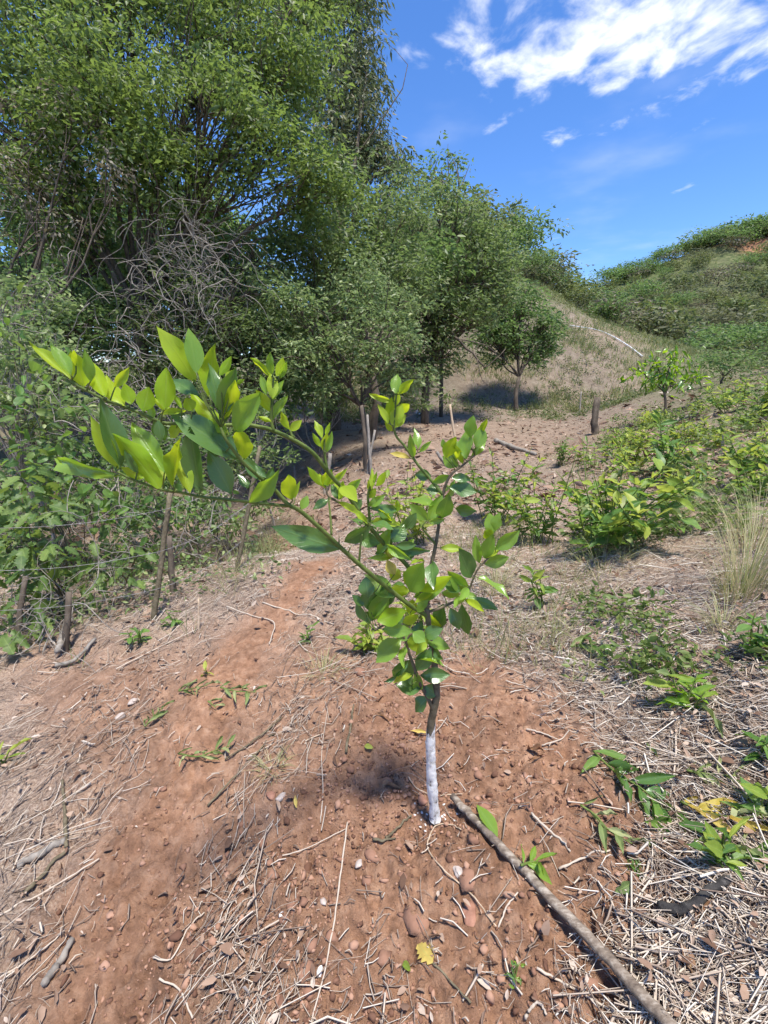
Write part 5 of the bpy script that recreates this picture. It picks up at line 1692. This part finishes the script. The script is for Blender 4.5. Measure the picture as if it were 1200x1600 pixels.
def fallen_sprig(name, label, pts, nl, leafpx, wratio, mname, seed, m2=None, cat='sprig', lift=0.02, upb=0.35, m3=None):
    r = np.random.default_rng(seed)
    P = np.array([G(*p) for p in pts])
    dep = P[0][1] / ray(*pts[0])[1]
    P[:, 2] += lift
    root = empty(name, P[0], label, cat)
    q = smooth_path(P, 14)
    mb = MB(); mb.tube(q, np.linspace(.0035, .0015, 14), 6)
    mobj('stem', mb.mesh('stem', M['twig_green'], P[0]), root)
    for i in range(nl):
        u = (i + .5) / nl
        j = min(12, int(u * 13)); c = q[j]
        d = norm(q[j + 1] - q[j])
        s = norm(np.cross(d, [0, 0, 1])) * (1 if i % 2 else -1)
        a = d * r.uniform(.35, 1.0) + s * r.uniform(.35, .9) + [0, 0, r.uniform(-.05, upb)]
        L_ = leafpx * dep / F * r.uniform(.7, 1.2)
        tipp = c + norm(a) * L_
        tipp[2] = max(tipp[2], H(tipp[0], tipp[1]) + .008)
        leaf(root, P[0], c, tipp, r.normal(0, .4, 3) + [0, -.2, 1], L_ * wratio * r.uniform(.8, 1.2), mname if (m2 is None or r.random() < .55) else m2)


fallen_sprig('cut_shoot', 'long cut leafy shoot lying at the right of the dug soil', [(925, 1185), (960, 1215), (1000, 1245), (1030, 1270), (1070, 1310)], 15, 52, .38, 'weed_green', 1, 'citrus_dark', upb=.25)
fallen_sprig('cut_shoot', 'green sprig with four leaves lying right of the pole', [(812, 1368), (830, 1362), (842, 1366)], 6, 40, .36, 'citrus_mid', 2, lift=.03)
fallen_sprig('cut_shoot', 'wilted shoot on the right soil below the long shoot', [(905, 1268), (930, 1285), (950, 1310), (985, 1330)], 7, 38, .38, 'wilted', 3)
fallen_sprig('cut_shoot', 'wilted leafy twig lying on the path', [(228, 1142), (240, 1128), (256, 1112)], 8, 24, .36, 'wilted', 4)
fallen_sprig('cut_shoot', 'pale wilted twig lower on the path', [(280, 1185), (310, 1190), (335, 1182), (362, 1172)], 9, 26, .36, 'wilted', 5)
fallen_sprig('cut_shoot', 'dark wilted twig on the upper path', [(280, 1086), (300, 1083), (325, 1078)], 7, 22, .36, 'wilted', 6)
fallen_sprig('cut_shoot', 'wilted leaves right of the dark wilted twig', [(345, 1080), (370, 1086), (402, 1090)], 7, 22, .36, 'wilted', 7)
fallen_sprig('cut_shoot', 'two wilted leaves in the middle of the path', [(326, 1104), (338, 1112)], 3, 18, .4, 'wilted', 8)
fallen_sprig('cut_shoot', 'wilted leaf bunch on the straw behind the lime sprig', [(890, 1018), (915, 1015), (950, 1025)], 8, 34, .36, 'wilted', 9, 'weed_green')
fallen_sprig('cut_shoot', 'pale curled leaf bunch next to the wilted bunch', [(985, 1040), (1005, 1035), (1020, 1042)], 5, 26, .34, 'wilted', 10)
fallen_sprig('cut_shoot', 'grey-green curled leaves under the right weed', [(1070, 1215), (1100, 1225), (1150, 1222)], 9, 36, .3, 'wilted', 11)
fallen_sprig('cut_shoot', 'thick bundle of wilted leaves at the right edge', [(1060, 1265), (1100, 1280), (1150, 1290), (1195, 1285)], 10, 50, .3, 'wilted', 12, 'leaf_yellow')
fallen_sprig('cut_shoot', 'green leaves lying under the upright pale sprig', [(1080, 1330), (1110, 1340), (1150, 1335), (1180, 1345)], 9, 50, .34, 'weed_green', 13, 'wilted')

# ------------------------------------------------------------------ the citrus sapling
ORG = G(681, 1284)
Y0 = float(ORG[1])
REG = {1: (40, 510, .18333), 2: (240, 510, .18333), 3: (380, 550, .16667), 4: (560, 570, .18333), 5: (430, 720, .18333), 6: (540, 820, .23333)}
sap = empty('citrus_sapling', ORG, 'young citrus sapling with white-painted trunk in the red soil', 'sapling')


def brpath(pts):
    return np.array([atY(px, py, Y0 + dy) for px, py, dy in pts])


BR = {}                                                   # name: (points px, py, dy; r0; r1; material)
BR['trunk'] = ([(681, 1292, 0), (674, 1210, 0), (673, 1140, 0), (677, 1112, 0), (682, 1085, 0), (680, 1050, 0), (677, 1025, 0), (671, 985, 0), (667, 950, 0)], .0125, .0065, 'twig_brown')
BR['A'] = ([(667, 952, 0), (670, 915, .0), (672, 892, .0), (681, 850, .01), (687, 808, .02), (692, 772, .02), (703, 744, .02), (722, 728, .02), (742, 711, .02)], .0058, .0022, 'twig_brown')
BR['B'] = ([(692, 773, .02), (670, 746, .03), (655, 729, .03), (633, 698, .04), (617, 676, .04), (618, 634, .04), (620, 612, .04)], .004, .002, 'twig_green')
BR['C'] = ([(679, 1114, 0), (668, 1090, -.01), (655, 1065, -.02), (648, 1045, -.03), (638, 1018, -.03), (632, 998, -.04), (615, 972, -.05), (585, 985, -.06)], .0060, .0024, 'twig_brown')
BR['D'] = ([(667, 962, 0), (640, 945, -.02), (610, 922, -.05), (571, 890, -.09), (538, 861, -.12), (503, 828, -.16), (470, 799, -.19), (450, 788, -.21),
            (430, 766, -.22), (405, 745, -.24), (377, 719, -.26), (354, 688, -.28), (345, 668, -.28)], .0060, .0024, 'twig_green')
BR['D2'] = ([(455, 791, -.20), (425, 788, -.22), (380, 783, -.24), (320, 777, -.27), (280, 769, -.29), (249, 764, -.31), (205, 748, -.33), (185, 738, -.34)], .0032, .0016, 'twig_green')
BR['E'] = ([(667, 948, 0), (650, 905, 0), (631, 878, -.01), (606, 856, -.03), (589, 837, -.05), (566, 808, -.07), (540, 768, -.10), (523, 750, -.12), (507, 730, -.14),
            (488, 707, -.16), (460, 688, -.18), (425, 672, -.20), (405, 667, -.21), (385, 664, -.22), (340, 664, -.25), (282, 662, -.27), (256, 661, -.28), (242, 656, -.29),
            (220, 646, -.30), (196, 636, -.31), (165, 625, -.33), (143, 614, -.34), (121, 603, -.35), (111, 594, -.35)], .0058, .0016, 'twig_green')
BR['F'] = ([(666, 957, 0), (685, 951, 0), (708, 941, .01), (727, 932, .01), (734, 918, .01), (745, 892, .01), (757, 878, .01), (773, 862, .01)], .0040, .0018, 'twig_brown')
BR['G'] = ([(682, 852, .01), (670, 838, .0), (660, 824, -.01), (668, 812, -.01)], .003, .0018, 'twig_green')
BR['H'] = ([(689, 812, .02), (700, 798, .03), (712, 785, .04)], .003, .0016, 'twig_green')
BR['I'] = ([(578, 815, -.06), (576, 793, -.06), (575, 771, -.06), (581, 755, -.06), (584, 742, -.06)], .0035, .0016, 'twig_green')
BR['J'] = ([(611, 852, -.03), (612, 840, -.03), (613, 823, -.03), (619, 801, -.03)], .0032, .0016, 'twig_green')
BR['K'] = ([(557, 797, -.08), (535, 787, -.09), (513, 775, -.10), (510, 760, -.10)], .0035, .0018, 'twig_brown')
BR['L'] = ([(427, 673, -.20), (424, 657, -.20), (425, 627, -.20), (427, 592, -.20)], .0035, .0018, 'twig_green')
BR['N'] = ([(457, 683, -.18), (453, 672, -.18)], .0028, .0018, 'twig_green')
BR['O'] = ([(511, 733, -.14), (507, 708, -.14), (507, 683, -.14)], .003, .0018, 'twig_green')
BR['P'] = ([(518, 836, -.14), (516, 805, -.13), (513, 777, -.12)], .0026, .0018, 'citrus_lime')
BR['Q'] = ([(561, 880, -.09), (563, 855, -.09), (566, 835, -.09)], .0028, .0018, 'citrus_lime')
BR['R'] = ([(634, 1002, -.04), (645, 990, -.04), (665, 1000, -.02)], .003, .002, 'twig_brown')
bobj, bpix = {}, {}
for nm, (pts, r0, r1, m) in BR.items():
    q = smooth_path(brpath(pts), len(pts) * 6)
    mb = MB()
    rr = np.linspace(r0, r1, len(q))
    if nm == 'trunk':
        s = np.linspace(0, 1, len(q))
        rr = np.interp(s, [0, .06, .25, .55, 1], [.0160, .0125, .0106, .0100, .0064])
        rr = rr * (1 + 0.05 * np.random.default_rng(2).normal(0, 1, len(q)))
    mb.tube(q, rr, 12 if nm == 'trunk' else 7)
    o = mobj('trunk' if nm == 'trunk' else 'branch', mb.mesh('branch_' + nm, M[m if m in M and not m.startswith('citrus') else 'twig_green'], ORG), sap)
    bobj[nm] = o
    bpix[nm] = np.array([(p[0], p[1], p[2]) for p in pts])
    if nm == 'trunk':                                     # white lime band on the lower trunk
        zs = (q[:, 2] - ORG[2])
        top = atY(673, 1142, Y0)[2] - ORG[2]
        keep = (zs > -0.02) & (zs < top + 0.01)
        qq = smooth_path(q[keep], 26); n_ = len(qq)
        r2 = np.interp(np.linspace(0, 1, n_), np.linspace(0, 1, keep.sum()), rr[keep]) * 1.13 + 0.0006
        r2 *= 1 + 0.035 * np.random.default_rng(3).normal(0, 1, n_)
        mb2 = MB(); sides = 14
        mb2.tube(qq, r2, sides, cap=False)
        V = mb2.V[0]
        ragged = np.random.default_rng(4).normal(0, .010, sides); ragged[8:11] += .03
        V[-sides:, 2] += ragged
        V[:sides, 2] += np.random.default_rng(6).normal(0, .004, sides)
        V += np.random.default_rng(5).normal(0, .0007, V.shape)
        mobj('lime_band', mb2.mesh('lime_band', M['lime_paint'], ORG), o)


def seg_near(px, py, names=None):
    best = None
    for nm, P in bpix.items():
        if names and nm not in names:
            continue
        for a, b in zip(P[:-1], P[1:]):
            d = b[:2] - a[:2]
            u = np.clip(((px - a[0]) * d[0] + (py - a[1]) * d[1]) / (d @ d + 1e-9), 0, 1)
            c = a[:2] + d * u
            ds = math.hypot(px - c[0], py - c[1])
            if best is None or ds < best[0]:
                best = (ds, nm, c, a[2] + (b[2] - a[2]) * u)
    return best


LV = {
 'D3': (1, ['E'], [(395, 460, 65, 165, 110, 'l'), (390, 420, 230, 170, 125, 'm'), (430, 340, 400, 200, 45, 'l'), (500, 520, 430, 250, 175, 'l'), (680, 600, 530, 290, 180, 'l'),
        (840, 680, 700, 450, 150, 'l'), (760, 520, 870, 370, 95, 'l'), (900, 665, 850, 505, 130, 'l'), (1000, 725, 1045, 540, 150, 'l'), (1090, 785, 1060, 675, 85, 'm'),
        (1130, 800, 1150, 965, 90, 'd'), (560, 470, 520, 250, 90, 'm')]),
 'D2a': (1, ['D2'], [(790, 1280, 90, 1145, 150, 'm'), (790, 1210, 575, 820, 130, 'l'), (815, 1205, 660, 680, 210, 'd'), (1140, 1380, 870, 970, 200, 'l'), (1195, 1250, 930, 860, 210, 'm'),
        (960, 1250, 850, 1080, 90, 'd'), (1010, 1295, 840, 1215, 95, 'l')]),
 'D2b': (2, ['D2'], [(60, 1365, -20, 1120, 140, 'l'), (165, 1370, 185, 970, 150, 'l'), (310, 1420, 230, 1150, 150, 'l'), (400, 1400, 310, 920, 185, 'd'), (660, 1425, 490, 1100, 190, 'd'),
        (820, 1500, 1040, 1290, 170, 'm'), (940, 1500, 1010, 1230, 150, 'd')]),
 'Dc': (2, ['D'], [(805, 1390, 740, 1260, 75, 'd'), (910, 1310, 780, 1130, 110, 'd'), (960, 1290, 870, 1190, 80, 'd'), (720, 1125, 240, 740, 225, 'd'), (640, 925, 340, 570, 155, 'l'),
        (775, 1135, 735, 890, 200, 'l'), (700, 900, 880, 600, 215, 'm'), (560, 740, 500, 350, 175, 'd'), (570, 780, 700, 390, 160, 'd'), (590, 790, 730, 480, 120, 'l'),
        (470, 600, 490, 195, 190, 'l'), (350, 470, 110, 50, 175, 'l'), (360, 400, 320, 50, 150, 'm'), (390, 600, 135, 420, 125, 'd'), (560, 420, 655, 275, 75, 'l'),
        (620, 470, 690, 380, 105, 'l'), (690, 490, 770, 455, 34, 'l'), (540, 1110, 460, 890, 135, 'd'), (610, 800, 640, 680, 90, 'd'), (680, 700, 770, 640, 90, 'y')]),  # last 'y' leaf: sun-bleached overexposure put into its colour, not a yellowed leaf
 'E0': (2, ['E'], [(100, 715, 110, 385, 175, 'l'), (170, 740, 20, 640, 60, 'l'), (240, 700, 170, 570, 45, 'l'), (60, 745, 250, 720, 65, 'l'), (330, 720, 280, 620, 130, 'l'),
        (230, 835, 125, 940, 95, 'l'), (200, 895, 280, 850, 70, 'l'), (10, 800, 90, 960, 120, 'd')]),
 'L': (3, ['L'], [(260, 240, 100, 60, 75, 'l'), (270, 210, 245, 30, 98, 'm'), (310, 230, 375, 70, 85, 'l'), (340, 250, 400, 100, 60, 'm'), (275, 440, 275, 205, 108, 'l'),
        (220, 400, 170, 230, 80, 'm'), (280, 460, 375, 285, 62, 'm'), (265, 565, 140, 375, 102, 'l'), (265, 640, 400, 430, 90, 'm'), (265, 650, 155, 610, 55, 'l')]),
 'N': (3, ['N'], [(440, 730, 350, 570, 90, 'l'), (440, 740, 535, 650, 80, 'l')]),
 'O': (3, ['O'], [(740, 810, 680, 650, 88, 'l'), (775, 790, 810, 675, 52, 'l'), (755, 930, 780, 770, 92, 'l'), (725, 890, 660, 780, 55, 'l'), (780, 945, 825, 760, 62, 'm')]),
 'K': (3, ['K'], [(770, 1262, 605, 1105, 75, 'l'), (750, 1250, 770, 1120, 65, 'l'), (780, 1265, 820, 1110, 115, 'l'), (800, 1245, 960, 1115, 62, 'l'), (800, 1385, 670, 1465, 95, 'd')]),
 'E1': (3, ['E'], [(900, 1385, 830, 1250, 92, 'd'), (900, 1385, 945, 1230, 72, 'l'), (960, 1315, 1090, 1200, 92, 'm'), (1000, 1345, 1040, 1270, 72, 'd'), (1020, 1470, 1100, 1390, 105, 'd')]),
 'D1': (3, ['D'], [(455, 1385, 400, 1150, 150, 'l'), (480, 1375, 520, 1230, 42, 'l'), (545, 1475, 600, 1360, 85, 'm')]),
 'B': (4, ['B'], [(320, 245, 315, 85, 88, 'm'), (345, 255, 440, 130, 66, 'l'), (290, 310, 105, 260, 62, 'l'), (320, 350, 335, 240, 52, 'l'), (270, 475, 285, 300, 78, 'l'),
        (300, 525, 350, 360, 112, 'l'), (340, 415, 430, 325, 76, 'l'), (260, 505, 180, 350, 52, 'l'), (310, 535, 400, 435, 56, 'l'), (300, 565, 225, 505, 42, 'l'),
        (475, 785, 440, 625, 76, 'm'), (505, 725, 500, 545, 60, 'm'), (520, 745, 610, 660, 52, 'm'), (440, 795, 290, 745, 42, 'y'), (620, 948, 495, 935, 95, 'd'), (700, 1062, 590, 1060, 92, 'd')]),
 'A': (4, ['A'], [(850, 865, 730, 790, 105, 'm'), (740, 800, 810, 625, 102, 'l'), (890, 845, 820, 690, 82, 'l'), (780, 800, 810, 680, 82, 'd'), (915, 800, 935, 570, 122, 'm'),
        (950, 620, 960, 460, 92, 'm'), (970, 650, 1095, 480, 72, 'l'), (1000, 700, 1070, 550, 102, 'm'), (960, 785, 1085, 650, 82, 'm'), (870, 760, 840, 655, 60, 'm'), (740, 720, 715, 645, 42, 'm'),
        (795, 960, 945, 970, 92, 'd'), (780, 1045, 980, 1085, 122, 'd'), (770, 940, 645, 1000, 62, 'm')]),
 'H': (4, ['H'], [(825, 1225, 985, 1245, 105, 'd')]),
 'G': (4, ['G'], [(600, 1325, 700, 1130, 115, 'm'), (590, 1325, 455, 1205, 92, 'm'), (600, 1342, 720, 1320, 52, 'm')]),
 'I': (4, ['I'], [(110, 1065, 125, 900, 42, 'l'), (150, 1035, 230, 925, 58, 'l'), (140, 1005, 155, 920, 32, 'l'), (100, 1105, 95, 990, 42, 'l'), (80, 1135, 140, 1070, 62, 'l'),
        (90, 1205, 200, 1130, 72, 'm'), (100, 1225, 335, 1225, 72, 'd')]),
 'J': (4, ['J'], [(285, 1345, 180, 1220, 125, 'd'), (335, 1255, 330, 1160, 52, 'l'), (290, 1512, 390, 1370, 132, 'd'), (400, 1395, 480, 1290, 82, 'd')]),
 'D4': (5, ['D'], [(555, 755, 60, 590, 175, 'd')]),
 'E4': (5, ['E'], [(590, 690, 790, 590, 105, 'd'), (700, 660, 880, 700, 115, 'd'), (940, 770, 860, 790, 60, 'd'), (1030, 720, 1190, 720, 70, 'd'), (1100, 800, 1150, 760, 70, 'd')]),
 'C': (6, ['C', 'D', 'R'], [(175, 640, 265, 460, 110, 'm'), (160, 565, 160, 415, 102, 'd'), (150, 490, 130, 370, 92, 'd'), (130, 645, 75, 540, 52, 'd'), (120, 545, 50, 480, 55, 'd'),
        (275, 545, 250, 420, 112, 'd'), (320, 485, 150, 345, 112, 'm'), (210, 645, 390, 590, 105, 'l'), (160, 660, 150, 590, 50, 'd')]),
 'M': (6, ['E', 'A', 'F', 'trunk', 'D'], [(430, 450, 520, 270, 142, 'm'), (425, 450, 305, 430, 80, 'l'), (480, 440, 700, 360, 75, 'l'), (460, 485, 640, 420, 112, 'm'), (640, 380, 760, 440, 82, 'd'),
        (430, 605, 450, 510, 95, 'l'), (480, 585, 540, 510, 65, 'm'), (330, 335, 280, 250, 62, 'y'), (370, 355, 300, 310, 82, 'l'), (400, 400, 440, 290, 72, 'l'), (340, 150, 540, 175, 62, 'd'),
        (420, 240, 430, 160, 65, 'd')]),
 'F': (6, ['F'], [(810, 455, 690, 320, 92, 'm'), (640, 455, 760, 465, 55, 'm'), (660, 530, 620, 685, 112, 'd'), (780, 530, 810, 735, 112, 'd'), (700, 555, 760, 690, 95, 'd'), (840, 355, 760, 175, 112, 'd'),
        (895, 255, 870, 100, 74, 'm'), (930, 225, 980, 80, 92, 'm'), (930, 265, 1075, 220, 84, 'm'), (1000, 165, 1145, 50, 92, 'm'), (985, 95, 935, 45, 78, 'l'), (985, 60, 970, -60, 82, 'm'),
        (1000, 40, 1015, -65, 62, 'm'), (940, 225, 1030, 140, 44, 'l'), (800, 480, 870, 480, 50, 'm')]),
 'C2': (6, ['C', 'R'], [(455, 715, 330, 730, 95, 'm'), (370, 770, 210, 890, 115, 'm'), (400, 755, 530, 830, 85, 'l'), (450, 720, 525, 775, 85, 'm'), (515, 765, 680, 820, 85, 'm'), (520, 745, 625, 700, 85, 'd'),
        (450, 900, 330, 1040, 155, 'd'), (480, 975, 560, 850, 95, 'd'), (500, 1010, 680, 1005, 105, 'd'), (500, 1100, 365, 1065, 95, 'd'), (530, 1080, 605, 1140, 105, 'd'), (550, 1155, 465, 1240, 105, 'd'),
        (440, 1075, 435, 1010, 40, 'd'), (330, 690, 265, 640, 70, 'd'), (380, 660, 330, 620, 70, 'd')]),
}
MN = {'d': 'citrus_dark', 'm': 'citrus_mid', 'l': 'citrus_lime', 'y': 'leaf_yellow'}
r = np.random.default_rng(12)
camp = np.array([0, 0, CAM_H])
for key, (rg, names, items) in LV.items():
    ox, oy, sc = REG[rg]
    for (bx, by, tx, ty, w, c) in items:
        bx, by, tx, ty, w = ox + bx * sc, oy + by * sc, ox + tx * sc, oy + ty * sc, w * sc
        ds, nm, cc, dyv = seg_near(bx, by, names)
        Yb = Y0 + dyv + r.normal(0, .012)
        base = atY(bx, by, Yb)
        ln = math.hypot(tx - bx, ty - by) * Yb / F
        tip = atY(tx, ty, Yb + r.uniform(-.45, .35) * ln)
        tip = base + (tip - base) * 1.12
        k = Yb / ray(bx, by)[1] / F
        view = norm(camp - (base + tip) / 2)
        roll = r.uniform(-.55, .55)
        kk = int(r.integers(6))
        fold = [0.5, 0.9, 0.3, 0.7, 1.05, 0.6][kk]
        facing = view if c in 'dm' or r.random() < 0.35 else -view    # lime leaves mostly show their back
        lf = leaf(bobj[nm], ORG, base, tip, facing, w * k / math.cos(roll) / (0.35 + .65 * math.cos(fold)) * (1.06 if rg <= 3 else 1.2), MN[c], 'citrus', kk, roll=roll)
        anchor = atY(cc[0], cc[1], Y0 + dyv)
        if ds > 1.5:
            mbp = MB()
            mbp.tube(smooth_path([anchor, anchor * .5 + base * .5 + r.normal(0, .002, 3), base + (tip - base) * .04], 5), np.linspace(.0013, .0009, 5), 5)
            mobj('petiole', mbp.mesh('petiole', M['twig_green'], ORG), bobj[nm])
# the crowded inner leaves
for (nm, u0, u1, n) in [('A', .15, .75, 9), ('C', .35, 1.0, 9), ('D', .02, .35, 7), ('E', .02, .3, 7), ('F', .2, .7, 6), ('trunk', .75, 1.0, 4), ('K', .3, 1, 3), ('J', .3, 1, 3)]:
    pts = bpix[nm]
    q = smooth_path(brpath(pts), 40)
    for k in range(n):
        c_ = q[int(r.uniform(u0, u1) * 39)]
        d = norm(r.normal(0, 1, 3) * [1, .7, .5] + [0, -.15, .12])
        L_ = r.uniform(.05, .085)
        b_ = c_ + d * .012
        cl = r.choice(['citrus_dark', 'citrus_mid', 'citrus_lime'], p=[.25, .5, .25])
        leaf(bobj[nm], ORG, b_, b_ + d * L_, r.normal(0, .5, 3) + [0, -.5, .8], L_ * r.uniform(.42, .55), cl)
        mbp = MB(); mbp.tube(np.array([c_, (c_ + b_) / 2, b_ + d * .003]), [.0012, .001, .0009], 5)
        mobj('petiole', mbp.mesh('petiole', M['twig_green'], ORG), bobj[nm])
# thorns and the one small fruit
th = {}
for px, py, qx, qy, nm in [(500, 826, 497, 832, 'D'), (490, 816, 489, 802, 'D'), (530, 853, 530, 834, 'D'), (556, 893, 543, 888, 'D'), (470, 800, 468, 790, 'D'), (543, 866, 549, 852, 'D'),
                           (560, 884, 545, 889, 'D'), (460, 690, 458, 680, 'E'), (504, 727, 502, 715, 'E'), (652, 727, 648, 722, 'B'), (540, 770, 548, 764, 'E'), (735, 918, 730, 912, 'F')]:
    d = seg_near(px, py, [nm])
    a = atY(d[2][0], d[2][1], Y0 + d[3]); b = atY(qx + (d[2][0] - px), qy + (d[2][1] - py), Y0 + d[3] - .005)
    mb = MB(); mb.tube(np.array([a, (a + b) / 2, b]), [.0022, .0013, .0003], 5)
    mobj('thorn', mb.mesh('thorn', M['twig_green'], ORG), bobj[nm])
c = atY(611, 861, Y0 - .035)
v, f = ico()
mb = MB()
ang = np.linspace(0, math.pi, 9)
ring = [c + .0145 * np.array([math.sin(a) * math.cos(p), math.sin(a) * math.sin(p), math.cos(a) * 1.08]) for a in ang for p in np.arange(12) / 12 * 2 * math.pi]
fq = np.array([[i * 12 + j, i * 12 + (j + 1) % 12, (i + 1) * 12 + (j + 1) % 12, (i + 1) * 12 + j] for i in range(8) for j in range(12)])[:, ::-1]
mb.add(np.array(ring), [fq])
mobj('fruit', mb.mesh('fruit', M['fruit'], ORG), bobj['E'])
print('objects', len(bpy.data.objects), 'tris', sum(len(m.loops) - 2 * len(m.polygons) for m in bpy.data.meshes))
